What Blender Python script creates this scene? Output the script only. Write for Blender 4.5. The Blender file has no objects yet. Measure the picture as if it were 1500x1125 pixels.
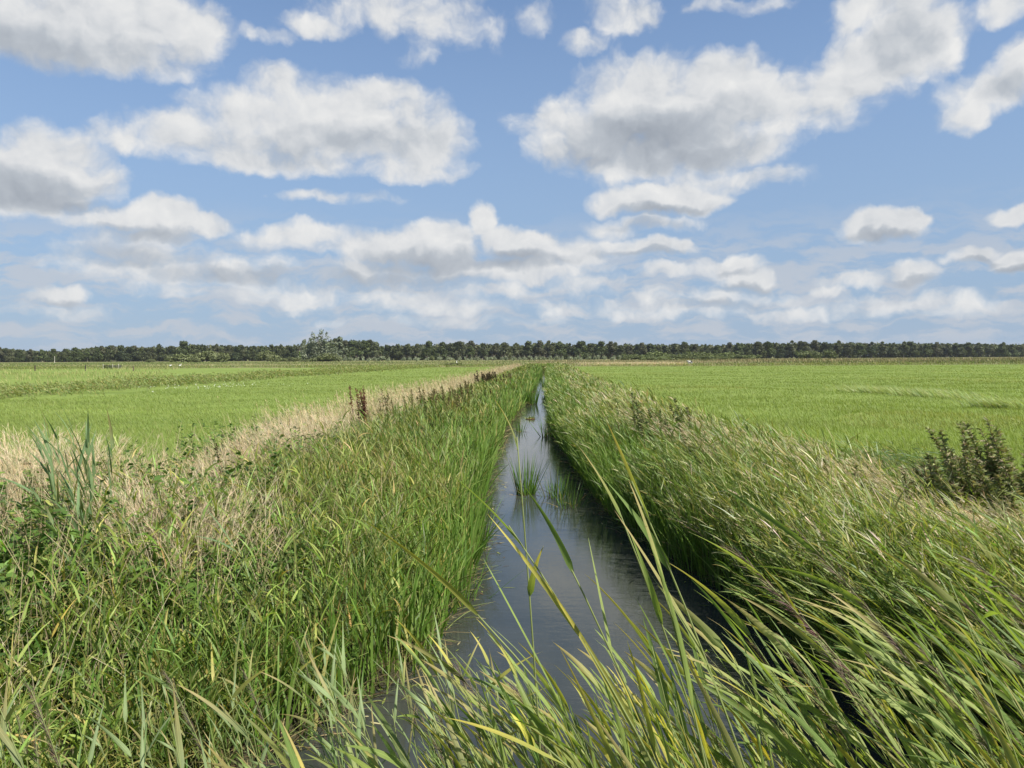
import bpy, math
import numpy as np
from mathutils import Matrix, Vector

C = bpy.context.scene.collection
rng = np.random.default_rng(7)
PI = math.pi

# ------------------------------------------------------------------ camera
FPX, WPX, HPX = 1127.0, 1500.0, 1125.0
CAM = np.array([0.0, 0.0, 1.9])
yaw, pitch, roll = math.radians(2.54), math.radians(2.0), math.radians(0.29)
f0 = np.array([-math.sin(yaw) * math.cos(pitch), math.cos(yaw) * math.cos(pitch), -math.sin(pitch)])
r0 = np.array([math.cos(yaw), math.sin(yaw), 0.0])
u0 = np.cross(r0, f0)
UPV = u0 * math.cos(roll) + r0 * math.sin(roll)
RIGHT = r0 * math.cos(roll) - u0 * math.sin(roll)


def ray(px, py):
    d = f0 + RIGHT * ((px - WPX / 2) / FPX) + UPV * ((HPX / 2 - py) / FPX)
    return d / np.linalg.norm(d)


def at(px, py, Y):
    """the world point seen at a photograph pixel, Y metres up the ditch"""
    d = ray(px, py)
    return CAM + d * (Y / d[1])


cd = bpy.data.cameras.new('camera')
co = bpy.data.objects.new('camera', cd)
C.objects.link(co)
M = Matrix.Identity(4)
for i in range(3):
    M[i][0], M[i][1], M[i][2], M[i][3] = RIGHT[i], UPV[i], -f0[i], CAM[i]
co.matrix_world = M
cd.sensor_width = 36.0
cd.lens = 36.0 * FPX / WPX
cd.clip_start, cd.clip_end = 0.05, 6000
bpy.context.scene.camera = co

# ------------------------------------------------------------------ helpers


def tag(o, label=None, cat=None, group=None, kind=None):
    if label: o['label'] = label
    if cat: o['category'] = cat
    if group: o['group'] = group
    if kind: o['kind'] = kind
    return o


def empty(name, loc, rz=0.0, scale=1.0):
    o = bpy.data.objects.new(name, None)
    C.objects.link(o)
    o.empty_display_size = 0.1
    o.location = [float(v) for v in loc]
    o.rotation_euler = (0, 0, float(rz))
    o.scale = (float(scale),) * 3
    return o


class Geo:
    """collects quads with a tint per vertex and links them as ONE mesh object"""

    def __init__(self):
        self.V, self.F, self.T, self.A, self.n = [], [], [], [], 0

    def add(self, V, F, T, A=None):
        V = np.asarray(V, np.float32).reshape(-1, 3)
        self.A.append(np.full(len(V), .5, np.float32) if A is None else np.asarray(A, np.float32).ravel())
        T = np.asarray(T, np.float32).reshape(-1, 3)
        self.V.append(V); self.T.append(T)
        self.F.append(np.asarray(F, np.int32).reshape(-1, 4) + self.n)
        self.n += len(V)

    def mesh(self, name, mat, smooth=False):
        V = np.concatenate(self.V); F = np.concatenate(self.F); T = np.concatenate(self.T)
        me = bpy.data.meshes.new(name)
        me.vertices.add(len(V)); me.vertices.foreach_set('co', V.ravel())
        me.loops.add(F.size); me.loops.foreach_set('vertex_index', F.ravel())
        me.polygons.add(len(F)); me.polygons.foreach_set('loop_start', np.arange(0, F.size, 4, dtype=np.int32))
        at_ = me.color_attributes.new('tint', 'FLOAT_COLOR', 'POINT')
        A = np.concatenate(self.A)[:, None] if self.A else np.ones((len(T), 1), np.float32)
        at_.data.foreach_set('color', np.concatenate([np.clip(T, 0, 1), A.astype(np.float32)], 1).ravel())
        me.update(calc_edges=True)
        if smooth:
            me.polygons.foreach_set('use_smooth', np.ones(len(F), bool))
        if mat: me.materials.append(mat)
        return me

    def build(self, name, mat, parent=None, smooth=False):
        o = bpy.data.objects.new(name, self.mesh(name, mat, smooth))
        C.objects.link(o)
        if parent is not None: o.parent = parent
        return o


def U(a, b, n): return rng.uniform(a, b, n)


def vn(x, y, s=1.0, seed=0):
    """smooth wandering value in about -1..1 over the ground"""
    x = np.asarray(x, float) * s; y = np.asarray(y, float) * s; k = seed * 1.7
    return (np.sin(x * 1.0 + 1.3 * np.sin(y * .7 + k) + k) + np.sin(y * 1.1 + 1.7 * np.sin(x * .6 + 2 * k) + 2.1 * k)
            + .6 * np.sin(x * 2.3 + y * 1.9 + k * 3) + .5 * np.sin(y * 3.1 - x * 2.7 + k)) / 2.6


def prof(kind, s):
    if kind == 'grass': return (1 - s) ** .6 * np.clip(s / .12 + .5, 0, 1) + .02
    if kind == 'reed': return np.clip(s / .16 + .3, 0, 1) * (1 - s) ** .8 + .02
    if kind == 'blade': return (1 - s ** 2.6) * np.clip(s / .3 + .75, 0, 1) + .03
    if kind == 'ovate': return np.sin(PI * np.clip(s * .98 + .02, 0, 1) ** .7) + .03
    return 1 - .55 * s


def ribbons(g, P, L, th0, th1, phi, w, col, tau=None, twist=0.0, S=3, kind='grass', tip=None, gam=1.0, fold=0.0, th2=None):
    """N leaf strips: from P they start th0 off the vertical and bend th1 more on the way, towards azimuth phi"""
    P = np.asarray(P, float); N = len(P)
    b = lambda v: np.broadcast_to(np.asarray(v, float), (N,))
    L, th0, th1, phi, w = b(L), b(th0), b(th1), b(phi), b(w)
    tau = U(0, 2 * PI, N) if tau is None else b(tau)
    twist = b(twist)
    col = np.broadcast_to(np.asarray(col, float), (N, 3))
    tip = col if tip is None else np.broadcast_to(np.asarray(tip, float), (N, 3))
    m = 3 if fold else 2
    V = np.empty((N, S + 1, m, 3), np.float32); T = np.empty_like(V)
    pos = P.copy(); cp, sp = np.cos(phi), np.sin(phi)
    e1 = np.stack([-sp, cp, np.zeros(N)], 1)
    for k in range(S + 1):
        s = k / S
        th = th0 + th1 * s ** gam
        t = np.stack([np.sin(th) * cp, np.sin(th) * sp, np.cos(th)], 1)
        if k:
            sm = (k - .5) / S
            thm = th0 + th1 * sm ** gam
            pos = pos + (L / S)[:, None] * np.stack([np.sin(thm) * cp, np.sin(thm) * sp, np.cos(thm)], 1)
        e2 = np.cross(t, e1)
        a = tau + twist * s
        side = np.cos(a)[:, None] * e1 + np.sin(a)[:, None] * e2
        hw = (w * prof(kind, s))[:, None]
        V[:, k, 0] = pos - side * hw
        V[:, k, m - 1] = pos + side * hw
        if fold:
            nr = np.cross(side, t)
            V[:, k, 1] = pos - nr * hw * fold
        T[:, k] = (col * (1 - s) + tip * s)[:, None, :]
    q = []
    for k in range(S):
        for j in range(m - 1):
            a = k * m + j
            q.append([a, a + 1, a + m + 1, a + m])
    q = np.array(q, np.int32)
    Fq = q[None] + (np.arange(N, dtype=np.int32) * ((S + 1) * m))[:, None, None]
    g.add(V, Fq, T, np.broadcast_to(np.linspace(0, 1, m), (N, S + 1, m)))


def curves(P, H, th0, th1, phi, K=9):
    P = np.asarray(P, float); N = len(P)
    out = np.empty((N, K, 3)); out[:, 0] = P
    for k in range(1, K):
        th = th0 + th1 * (k - .5) / (K - 1)
        out[:, k] = out[:, k - 1] + (H / (K - 1))[:, None] * np.stack([np.sin(th) * np.cos(phi), np.sin(th) * np.sin(phi), np.cos(th)], 1)
    return out


def along(cv, idx, s):
    K = cv.shape[1]; x = np.clip(s, 0, .999) * (K - 1); k = x.astype(int); fr = (x - k)[:, None]
    return cv[idx, k] * (1 - fr) + cv[idx, k + 1] * fr


def tube(g, pts, rad, col, sides=5):
    pts = np.asarray(pts, float); n = len(pts)
    rad = np.broadcast_to(np.asarray(rad, float), (n,))
    V = []
    for i in range(n):
        t = pts[min(i + 1, n - 1)] - pts[max(i - 1, 0)]; t = t / (np.linalg.norm(t) + 1e-9)
        a = np.cross(t, [0.31, .9, .05] if abs(t[1]) < .9 else [1., 0, 0]); a /= np.linalg.norm(a); b_ = np.cross(t, a)
        for j in range(sides):
            an = 2 * PI * j / sides
            V.append(pts[i] + rad[i] * (math.cos(an) * a + math.sin(an) * b_))
    F = [[i * sides + j, i * sides + (j + 1) % sides, (i + 1) * sides + (j + 1) % sides, (i + 1) * sides + j] for i in range(n - 1) for j in range(sides)]
    e = (n - 1) * sides
    for base in (0, e):
        for j in range(1, sides - 1, 2):
            F.append([base, base + j, base + j + 1, base + min(j + 2, sides - 1)])
    g.add(V, F, np.broadcast_to(np.asarray(col, float), (len(V), 3)))


def box(g, c, s, col, rz=0.0):
    x, y, z = [v / 2 for v in s]; V = []
    for dz in (-z, z):
        for dx, dy in ((-x, -y), (x, -y), (x, y), (-x, y)):
            V.append([c[0] + dx * math.cos(rz) - dy * math.sin(rz), c[1] + dx * math.sin(rz) + dy * math.cos(rz), c[2] + dz])
    g.add(V, [[3, 2, 1, 0], [4, 5, 6, 7], [0, 1, 5, 4], [1, 2, 6, 5], [2, 3, 7, 6], [3, 0, 4, 7]], np.broadcast_to(np.asarray(col, float), (8, 3)))


def ellipsoid(g, c, r, col, nu=10, nv=7, tilt=0.0):
    V, F = [], []
    for i in range(nv + 1):
        a = PI * i / nv
        for j in range(nu):
            b_ = 2 * PI * j / nu
            x, y, z = r[0] * math.sin(a) * math.cos(b_), r[1] * math.sin(a) * math.sin(b_), r[2] * math.cos(a)
            V.append([c[0] + x * math.cos(tilt) + z * math.sin(tilt), c[1] + y, c[2] - x * math.sin(tilt) + z * math.cos(tilt)])
    for i in range(nv):
        for j in range(nu):
            F.append([i * nu + j, (i + 1) * nu + j, (i + 1) * nu + (j + 1) % nu, i * nu + (j + 1) % nu])
    g.add(V, F, np.broadcast_to(np.asarray(col, float), (len(V), 3)))


# ------------------------------------------------------------------ materials
def new_mat(name):
    m = bpy.data.materials.new(name); m.use_nodes = True
    nt = m.node_tree; nt.nodes.clear()
    return m, nt, nt.nodes, nt.links


def leaf_mat(name, rough=.5, spec=.3, trans=.3, vary=.15, scale=6.0, tg=(1.15, 1.25, .6), veins=False):
    m, nt, n, l = new_mat(name)
    out = n.new('ShaderNodeOutputMaterial'); at_ = n.new('ShaderNodeAttribute'); at_.attribute_name = 'tint'
    geo = n.new('ShaderNodeNewGeometry'); no = n.new('ShaderNodeTexNoise'); no.inputs['Scale'].default_value = scale
    no.inputs['Detail'].default_value = 2
    l.new(geo.outputs['Position'], no.inputs['Vector'])
    mr = n.new('ShaderNodeMapRange'); mr.inputs['From Min'].default_value = .25; mr.inputs['From Max'].default_value = .75
    mr.inputs['To Min'].default_value = 1 - vary; mr.inputs['To Max'].default_value = 1 + vary
    l.new(no.outputs['Fac'], mr.inputs['Value'])
    mul = n.new('ShaderNodeVectorMath'); mul.operation = 'SCALE'
    l.new(at_.outputs['Color'], mul.inputs[0]); l.new(mr.outputs['Result'], mul.inputs['Scale'])
    if veins:
        mul.name = 'base'
        def mm(op, a, b=None, c=None):
            q = n.new('ShaderNodeMath'); q.operation = op
            for i, v in enumerate((a, b, c)):
                if v is None: continue
                if isinstance(v, (int, float)): q.inputs[i].default_value = v
                else: l.new(v, q.inputs[i])
            return q.outputs[0]
        stripe = mm('MULTIPLY_ADD', mm('SINE', mm('MULTIPLY', at_.outputs['Alpha'], 44.0)), .09, 1.0)
        rib = mm('MULTIPLY_ADD', mm('LESS_THAN', mm('ABSOLUTE', mm('SUBTRACT', at_.outputs['Alpha'], .5)), .045), .3, stripe)
        v2 = n.new('ShaderNodeVectorMath'); v2.operation = 'SCALE'; l.new(mul.outputs[0], v2.inputs[0]); l.new(rib, v2.inputs['Scale'])
        fl = n.new('ShaderNodeTexNoise'); fl.inputs['Scale'].default_value = 120; fl.inputs['Detail'].default_value = 3; l.new(geo.outputs['Position'], fl.inputs['Vector'])
        fm = n.new('ShaderNodeMapRange'); fm.inputs['From Min'].default_value = .66; fm.inputs['From Max'].default_value = .72; fm.inputs['To Max'].default_value = .7
        l.new(fl.outputs['Fac'], fm.inputs['Value'])
        fx = n.new('ShaderNodeMix'); fx.data_type = 'RGBA'; l.new(fm.outputs['Result'], fx.inputs['Factor']); l.new(v2.outputs[0], fx.inputs['A']); fx.inputs['B'].default_value = (.2, .13, .05, 1)
        mul = n.new('ShaderNodeVectorMath'); mul.operation = 'SCALE'; mul.inputs['Scale'].default_value = 1.0; l.new(fx.outputs['Result'], mul.inputs[0])
    p = n.new('ShaderNodeBsdfPrincipled'); p.inputs['Roughness'].default_value = rough
    p.inputs['Specular IOR Level'].default_value = spec
    l.new(mul.outputs[0], p.inputs['Base Color'])
    if trans > 0:
        t2 = n.new('ShaderNodeVectorMath'); t2.operation = 'MULTIPLY'; t2.inputs[1].default_value = tg
        l.new(mul.outputs[0], t2.inputs[0])
        tr = n.new('ShaderNodeBsdfTranslucent'); l.new(t2.outputs[0], tr.inputs['Color'])
        mx = n.new('ShaderNodeMixShader'); mx.inputs[0].default_value = trans
        l.new(p.outputs[0], mx.inputs[1]); l.new(tr.outputs[0], mx.inputs[2]); l.new(mx.outputs[0], out.inputs[0])
    else:
        l.new(p.outputs[0], out.inputs[0])
    return m


M_GRASS = leaf_mat('grass blade', .5, .3, .37, tg=(1.25, 1.3, .5))
M_REED = leaf_mat('reed leaf', .55, .25, .42, .12, 14, tg=(1.35, 1.4, .5), veins=True)
M_DRY = leaf_mat('dry stalk', .8, .1, .25, .15, 6, (1.05, 1, .8))
M_HERB = leaf_mat('herb leaf', .55, .25, .3)
M_PLUME = leaf_mat('plume', .8, .1, .2, .2, 20, (1, .9, .8))
M_TREE = leaf_mat('tree foliage', .6, .2, .25, .25, .35)
M_WOOD = leaf_mat('bark and timber', .85, .1, 0, .3, 4)
M_COAT = leaf_mat('feather and coat', .8, .1, 0, .08, 9)


def noise(scale, detail=3, stretch=None, rough=.55):
    t = n.new('ShaderNodeTexNoise'); t.inputs['Scale'].default_value = scale; t.inputs['Detail'].default_value = detail
    t.inputs['Roughness'].default_value = rough
    src = geo.outputs['Position']
    if stretch:
        mp = n.new('ShaderNodeVectorMath'); mp.operation = 'MULTIPLY'; mp.inputs[1].default_value = stretch
        l.new(src, mp.inputs[0]); src = mp.outputs[0]
    l.new(src, t.inputs['Vector'])
    return t.outputs['Fac']


def ramp(fac, stops):
    r = n.new('ShaderNodeValToRGB'); el = r.color_ramp.elements
    while len(el) < len(stops): el.new(.5)
    for e, (p, c) in zip(el, stops): e.position = p; e.color = (*c, 1)
    l.new(fac, r.inputs[0]); return r.outputs[0]


def mixc(fac, a, b_):
    x = n.new('ShaderNodeMix'); x.data_type = 'RGBA'
    l.new(fac, x.inputs['Factor']); l.new(a, x.inputs['A']); l.new(b_, x.inputs['B']); return x.outputs['Result']


def math_(op, a, b_=None, c=None):
    x = n.new('ShaderNodeMath'); x.operation = op
    for i, v in enumerate((a, b_, c)):
        if v is None: continue
        if isinstance(v, (int, float)): x.inputs[i].default_value = v
        else: l.new(v, x.inputs[i])
    return x.outputs[0]


def mrange(v, a, b_, c=0., d=1.):
    x = n.new('ShaderNodeMapRange'); x.interpolation_type = 'SMOOTHSTEP'
    for k, val in (('From Min', a), ('From Max', b_), ('To Min', c), ('To Max', d)): x.inputs[k].default_value = val
    l.new(v, x.inputs['Value']); return x.outputs['Result']


# ------------------------------------------------------------------ the land
def pl(y, pts):
    a = np.array(pts, float)
    return np.interp(y, a[:, 0], a[:, 1])


def xl(y): return pl(y, [(0, -2.3), (4, -2.0), (5, -1.6), (6, -1.1), (8, -.95), (10, -1.0), (12, -1.15), (16, -1.3), (26, -1.5), (40, -1.25), (60, -1.05), (90, -.95), (130, -.8), (200, -.8)])
def xr(y): return pl(y, [(0, 3.0), (4, 2.7), (6, 2.3), (7.5, 2.1), (9, 1.7), (10.5, 1.3), (13, 1.0), (16, .78), (24, .38), (40, .3), (60, .25), (130, .35), (200, .35)])


ZW = -0.6          # water level


def gz(x, y):
    x = np.asarray(x, float); y = np.asarray(y, float)
    din = np.minimum(x - xl(y), xr(y) - x)          # >0 inside the ditch
    din = np.minimum(din, np.minimum((y - 2.2) * .8, 128 - y))
    bank = np.clip(-din / 1.5, 0, 1)
    z = np.where(din > 0, ZW - np.clip(din * .9, 0, .7), ZW + (bank ** .75) * .6)
    far = np.clip((-din - 1.5) / 4, 0, 1)
    z = z + far * (.05 * vn(x, y, .35, 3) + .03 * vn(x, y, 1.1, 5))
    return z


def axis(dense, outer):
    return np.unique(np.concatenate([dense, outer]))


gx = axis(np.arange(-9, 9.01, .15), np.concatenate([np.linspace(-60, 60, 121), np.linspace(-2600, 2600, 80)]))
gy = axis(np.concatenate([np.arange(-4, 30, .25), np.arange(30, 135, .8)]), np.concatenate([np.linspace(135, 500, 60), np.linspace(-400, -4, 12), np.linspace(500, 4500, 40)]))
X, Y = np.meshgrid(gx, gy)
Z = gz(X, Y)
g = Geo()
nx, ny = len(gx), len(gy)
ii = (np.arange(ny - 1)[:, None] * nx + np.arange(nx - 1)[None]).ravel()
g.add(np.stack([X, Y, Z], -1), np.stack([ii, ii + 1, ii + nx + 1, ii + nx], 1), np.zeros((nx * ny, 3)))

m, nt, n, l = new_mat('meadow ground')
out = n.new('ShaderNodeOutputMaterial'); pb = n.new('ShaderNodeBsdfPrincipled'); pb.inputs['Roughness'].default_value = .85
pb.inputs['Specular IOR Level'].default_value = .15
geo = n.new('ShaderNodeNewGeometry'); sep = n.new('ShaderNodeSeparateXYZ'); l.new(geo.outputs['Position'], sep.inputs[0])


GF = ramp(noise(.11, 4, (1, .6, 1)), [(.3, (.135, .19, .036)), (.5, (.155, .212, .044)), (.7, (.18, .23, .055))])
GF2 = ramp(noise(1.7, 4), [(.3, (.115, .16, .028)), (.55, (.165, .21, .045)), (.75, (.2, .235, .065))])
half = n.new('ShaderNodeValue'); half.outputs[0].default_value = .5
field = mixc(half.outputs[0], GF, GF2)
streak = mrange(noise(.05, 3, (.5, 3.2, 1)), .56, .68, 0, .55)
dk = n.new('ShaderNodeRGB'); dk.outputs[0].default_value = (.085, .125, .02, 1)
field = mixc(streak, field, dk.outputs[0])
marsh = ramp(noise(.035, 5, (.35, 1.2, 1)), [(.3, (.075, .11, .025)), (.45, (.12, .135, .04)), (.6, (.19, .165, .075)), (.75, (.1, .13, .03))])
ym = math_('ADD', sep.outputs['Y'], math_('MULTIPLY', math_('SUBTRACT', noise(.06, 2), .5), 16.0))
field = mixc(mrange(ym, 147, 153), field, marsh)
soil = ramp(noise(3.5, 4), [(.35, (.022, .02, .011)), (.6, (.038, .036, .016)), (.75, (.055, .05, .022))])
xw = math_('ABSOLUTE', math_('SUBTRACT', sep.outputs['X'], -.2))
xw = math_('ADD', xw, math_('MULTIPLY', math_('SUBTRACT', noise(.8, 2), .5), 1.2))
bankm = math_('MULTIPLY', mrange(xw, 5.2, 4.0), mrange(sep.outputs['Y'], 134, 128))
l.new(mixc(bankm, field, soil), pb.inputs['Base Color'])
bmp = n.new('ShaderNodeBump'); bmp.inputs['Strength'].default_value = .6; bmp.inputs['Distance'].default_value = .08
l.new(noise(5, 5), bmp.inputs['Height']); l.new(bmp.outputs[0], pb.inputs['Normal'])
l.new(pb.outputs[0], out.inputs[0])
tag(g.build('ground', m, smooth=True), kind='structure')

# water in the ditch
m, nt, n, l = new_mat('ditch water')
out = n.new('ShaderNodeOutputMaterial'); pb = n.new('ShaderNodeBsdfPrincipled')
geo = n.new('ShaderNodeNewGeometry')
pb.inputs['Roughness'].default_value = .03; pb.inputs['IOR'].default_value = 1.333
l.new(ramp(noise(1.2, 3), [(.35, (.028, .032, .028)), (.65, (.038, .041, .034))]), pb.inputs['Base Color'])
bmp = n.new('ShaderNodeBump'); bmp.inputs['Strength'].default_value = .06; bmp.inputs['Distance'].default_value = .03
hgt = math_('ADD', noise(7, 3, (.8, 1.8, 1)), math_('MULTIPLY', noise(24, 2, (.8, 1.6, 1)), .35))
l.new(hgt, bmp.inputs['Height']); l.new(bmp.outputs[0], pb.inputs['Normal'])
l.new(pb.outputs[0], out.inputs[0])
g = Geo()
wy = np.concatenate([np.linspace(0.5, 20, 40), np.linspace(21, 129, 55)])
WL = np.stack([xl(wy) - .7, wy, np.full_like(wy, ZW)], 1); WR = np.stack([xr(wy) + .7, wy, np.full_like(wy, ZW)], 1)
V = np.empty((len(wy), 2, 3)); V[:, 0] = WL; V[:, 1] = WR
i2 = np.arange(len(wy) - 1) * 2
g.add(V, np.stack([i2, i2 + 1, i2 + 3, i2 + 2], 1), np.zeros((len(wy) * 2, 3)))
tag(g.build('water', m), kind='structure')

WIND = PI          # everything is blown towards -x


def sample(nn, y0, y1, x0f, x1f, power=1.0):
    """points between two lines running along the ditch, thinning out with distance"""
    u = rng.random(nn)
    if power == 1.0: y = y0 * (y1 / y0) ** u
    else:
        a = 1 - power; y = (y0 ** a + u * (y1 ** a - y0 ** a)) ** (1 / a)
    a, b_ = x0f(y), x1f(y)
    return a + (b_ - a) * rng.random(nn), y


def jit(base, nn, amt=.2, hue=.1):
    base = np.asarray(base, float)
    v = 1 + U(-amt, amt, nn)[:, None]
    h = 1 + rng.normal(0, hue, (nn, 3)) * np.array([1, .5, 1])
    return np.clip(base * v * h, .004, .9)


def pick(nn, cols, p):
    return np.asarray(cols, float)[rng.choice(len(cols), nn, p=np.asarray(p) / sum(p))]


def pts(x, y, dz=0.0): return np.stack([x, y, gz(x, y) + dz], 1)


def lod(y, y0=9.0, k=.75): return np.maximum(1.0, (y / y0)) ** k


def zones(x, y, s, seed, pale=(1.5, 1.25, 1.7), dark=(.72, .78, .75), hi=.4, lo=-.35):
    z = (vn(x, y, s, seed) + rng.normal(0, .22, len(x)))[:, None]
    return np.where(z > hi, np.array(pale), np.where(z < lo, np.array(dark), 1.0))


def leafy(g, x, y, H, th0, th1, phi, nleaf, leafL, leafW, cols, colp, stemcol=(.16, .17, .06), stemw=.0025, s0=.15, s1=.98,
          la=(.35, .8), lb=(.3, 1.1), spread=.9, S=4, kind='grass', tipmix=.25, tipcol=(.3, .24, .08), zone=None):
    """stalks with leaves up them"""
    N = len(x); P = pts(x, y, -.03)
    cv = curves(P, H, th0, th1, phi)
    sc = lod(y)
    ribbons(g, P, H, th0, th1, phi, stemw * sc, jit(stemcol, N), S=4, kind='stem')
    idx = np.repeat(np.arange(N), nleaf)
    n2 = len(idx)
    s = U(s0, s1, n2)
    ph = phi[idx] + rng.normal(0, spread, n2)
    col = pick(n2, cols, colp) * (1 + U(-.22, .22, n2))[:, None] * np.clip(1 + rng.normal(0, .08, (n2, 3)), .7, 1.3)
    if zone is not None: col = np.clip(col * zone[idx], .01, .8)
    tip = np.where((rng.random(n2) < tipmix)[:, None], np.asarray(tipcol), col)
    base_th = th0[idx] + th1[idx] * s
    ribbons(g, along(cv, idx, s), U(leafL[0], leafL[1], n2) * (1 - .35 * s), base_th * .6 + U(la[0], la[1], n2), U(lb[0], lb[1], n2), ph,
            U(leafW[0], leafW[1], n2) * sc[idx], col, tau=rng.normal(0, .7, n2), twist=rng.normal(0, .8, n2), S=S, kind=kind, tip=tip)
    return cv


def plumes(g, cv, nper, Lr, w, col, s0=.82, spread=.8, drop=(.2, .9), sc=None):
    N = len(cv); idx = np.repeat(np.arange(N), nper); n2 = len(idx); s = U(s0, 1, n2)
    d = cv[:, -1] - cv[:, -2]; phi = np.arctan2(d[:, 1], d[:, 0]); th = np.arctan2(np.hypot(d[:, 0], d[:, 1]), d[:, 2])
    ww = w if sc is None else w * sc[idx]
    ribbons(g, along(cv, idx, s), U(Lr[0], Lr[1], n2), th[idx] * .8 + U(0, .4, n2), U(drop[0], drop[1], n2), phi[idx] + rng.normal(0, spread, n2), ww, jit(col, n2, .25), S=2, kind='grass')


# ------------------------------------------------------------------ meadow grass (stuff)
def meadow(name, side, label):
    g = Geo(); nn = 340000
    if side < 0: x, y = sample(nn, 8.5, 150, lambda v: -5.0 - v * .72 - 2, lambda v: np.full_like(v, -4.7), 1.25)
    else: x, y = sample(nn, 8.5, 150, lambda v: 3.8 - .7 * np.clip((v - 10) / 10, 0, 1), lambda v: 5 + v * .68 + 2, 1.25)
    if side < 0:
        k = ~((x < -23) & (y > 36) & (x < -21))
        x, y = x[k], y[k]
    nn = len(x); sc = lod(y, 10, .85)
    clump = vn(x, y, .9, 2) * .5 + vn(x, y, .21, 8) * .5
    H = (.09 + .035 * clump + U(-.03, .04, nn)) * (1 + .0 * (sc - 1)); H = np.clip(H, .035, .2)
    base = np.array([.165, .224, .046]) + (clump * .5 + .5)[:, None] * np.array([.035, .02, .015])
    col = base * (1 + U(-.13, .13, nn))[:, None] * np.clip(1 + rng.normal(0, .04, (nn, 3)), .7, 1.3)
    st_ = vn(x * .16, y * 1.1 + .1 * x, .5, 61 + side) + .5 * vn(x * .5, y * 2.2, .5, 67)
    col = col * np.where(st_ > .6, .88, np.where(st_ < -.8, 1.15, 1.0))[:, None] * (1 + .08 * vn(x, y, .07, 91))[:, None] * np.array([1.0, 1.0, 1.0])
    yl_ = (vn(x, y, .16, 93) > .5) & (rng.random(nn) < .5); col[yl_] = col[yl_] * np.array([1.3, 1.06, 1.25])
    pale = rng.random(nn) < .035
    col[pale] = col[pale] * .5 + np.array([.2, .19, .07]) * .6
    ribbons(g, pts(x, y, -.01), H * U(.8, 1.5, nn), np.abs(rng.normal(.2, .2, nn)), U(.2, 1.1, nn), WIND + rng.normal(0, .9, nn), .003 * sc, col, S=2)
    tag(g.build(name, M_GRASS), label, 'grass', kind='stuff')


meadow('meadow_grass', -1, 'short bright green grass of the level field left of the ditch')
meadow('meadow_grass', 1, 'short bright green grass of the broad field right of the ditch')

# pale wind-combed long grass lying in the right field
g = Geo()
c0, c1 = at(1245, 577, 42), at(1420, 590, 33.5)
nn = 3600; t = rng.random(nn)
x = c0[0] + (c1[0] - c0[0]) * t + rng.normal(0, .5, nn); y = c0[1] + (c1[1] - c0[1]) * t + rng.normal(0, .9, nn)
c2, c3 = at(1440, 601, 29), at(1500, 606, 27.5); n3 = 1500; t = rng.random(n3)
x = np.append(x, c2[0] + (c3[0] - c2[0]) * t + rng.normal(0, .3, n3)); y = np.append(y, c2[1] + (c3[1] - c2[1]) * t + rng.normal(0, .5, n3)); nn += n3
ribbons(g, pts(x, y), U(.3, .6, nn), U(.3, .7, nn), U(.4, 1.0, nn), WIND + rng.normal(0, .35, nn), .010, jit((.31, .36, .15), nn, .25), S=3)
tag(g.build('long_grass', M_GRASS), 'pale windblown strip of longer grass lying across the right field', 'grass', kind='stuff')

# white flowers in the left field
g = Geo(); pp = []
for (px, py, Yv, k, sp) in ((280, 567, 46, 26, 1.6), (318, 566, 48, 22, 1.3), (268, 569, 44, 8, .6), (413, 565, 52, 10, 1.6), (335, 562, 54, 5, 1.)):
    c = at(px, py, Yv); pp.append(np.stack([c[0] + rng.normal(0, sp, k), c[1] + rng.normal(0, 1.2, k)], 1))
pp = np.concatenate(pp); nn = len(pp)
P = pts(pp[:, 0], pp[:, 1]); Hh = U(.14, .24, nn)
ribbons(g, P, Hh, .1, .1, U(0, 6, nn), .006, (.12, .18, .04), S=2, kind='stem')
top = P + np.stack([np.zeros(nn), np.zeros(nn), Hh], 1)
for k in range(7):
    ribbons(g, top + rng.normal(0, .015, (nn, 3)), U(.03, .05, nn), U(.8, 1.3, nn), .3, U(0, 6.3, nn), .012, (.78, .78, .72), S=2, kind='ovate')
tag(g.build('wild_flowers', M_HERB), 'scattered white flower heads in the left field grass', 'flowers', kind='stuff')

# ------------------------------------------------------------------ left bank (stuff)
GREEN = [(.145, .205, .04), (.185, .24, .058), (.1, .15, .03), (.26, .29, .085), (.4, .33, .14)]

# dry tan grass along the ridge
g = Geo(); nn = 21000
x, y = sample(nn, 6.4, 132, lambda v: np.full_like(v, -6.3), lambda v: -3.1 - np.clip((8.5 - v) / 2, 0, 1) * .9, 1.05)
keep = (vn(x, y, 1.3, 4) + .5 * vn(x, y, 3.3, 47) + rng.normal(0, .3, nn) > -.15) & (rng.random(nn) < np.exp(-((x + 4.5 + .25 * vn(x * 0, y, .7, 81)) / (.62 + .3 * vn(x * 0, y, .45, 82))) ** 2) + .07)
x, y = x[keep], y[keep]; nn = len(x); sc = lod(y)
H = U(.45, .98, nn) * (1 - .12 * np.clip((y - 10) / 30, 0, 1)) * (1 + .2 * vn(x, y, .8, 9)) * (1.18 - .55 * np.exp(-((x / y + .47) / .09) ** 2) * (y < 14))
th0, th1, phi = np.abs(rng.normal(.1, .14, nn)), U(0, .5, nn), WIND + rng.normal(0, .8, nn)
P = pts(x, y, -.02)
dc = pick(nn, [(.54, .46, .27), (.64, .57, .36), (.4, .33, .18), (.26, .28, .1)], [4, 4, 2, 2.2])
ribbons(g, P, H, th0, th1, phi, .0022 * sc, dc * (1 + U(-.2, .2, nn))[:, None], S=4, kind='stem')
cv = curves(P, H, th0, th1, phi)
tp_ = []
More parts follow.
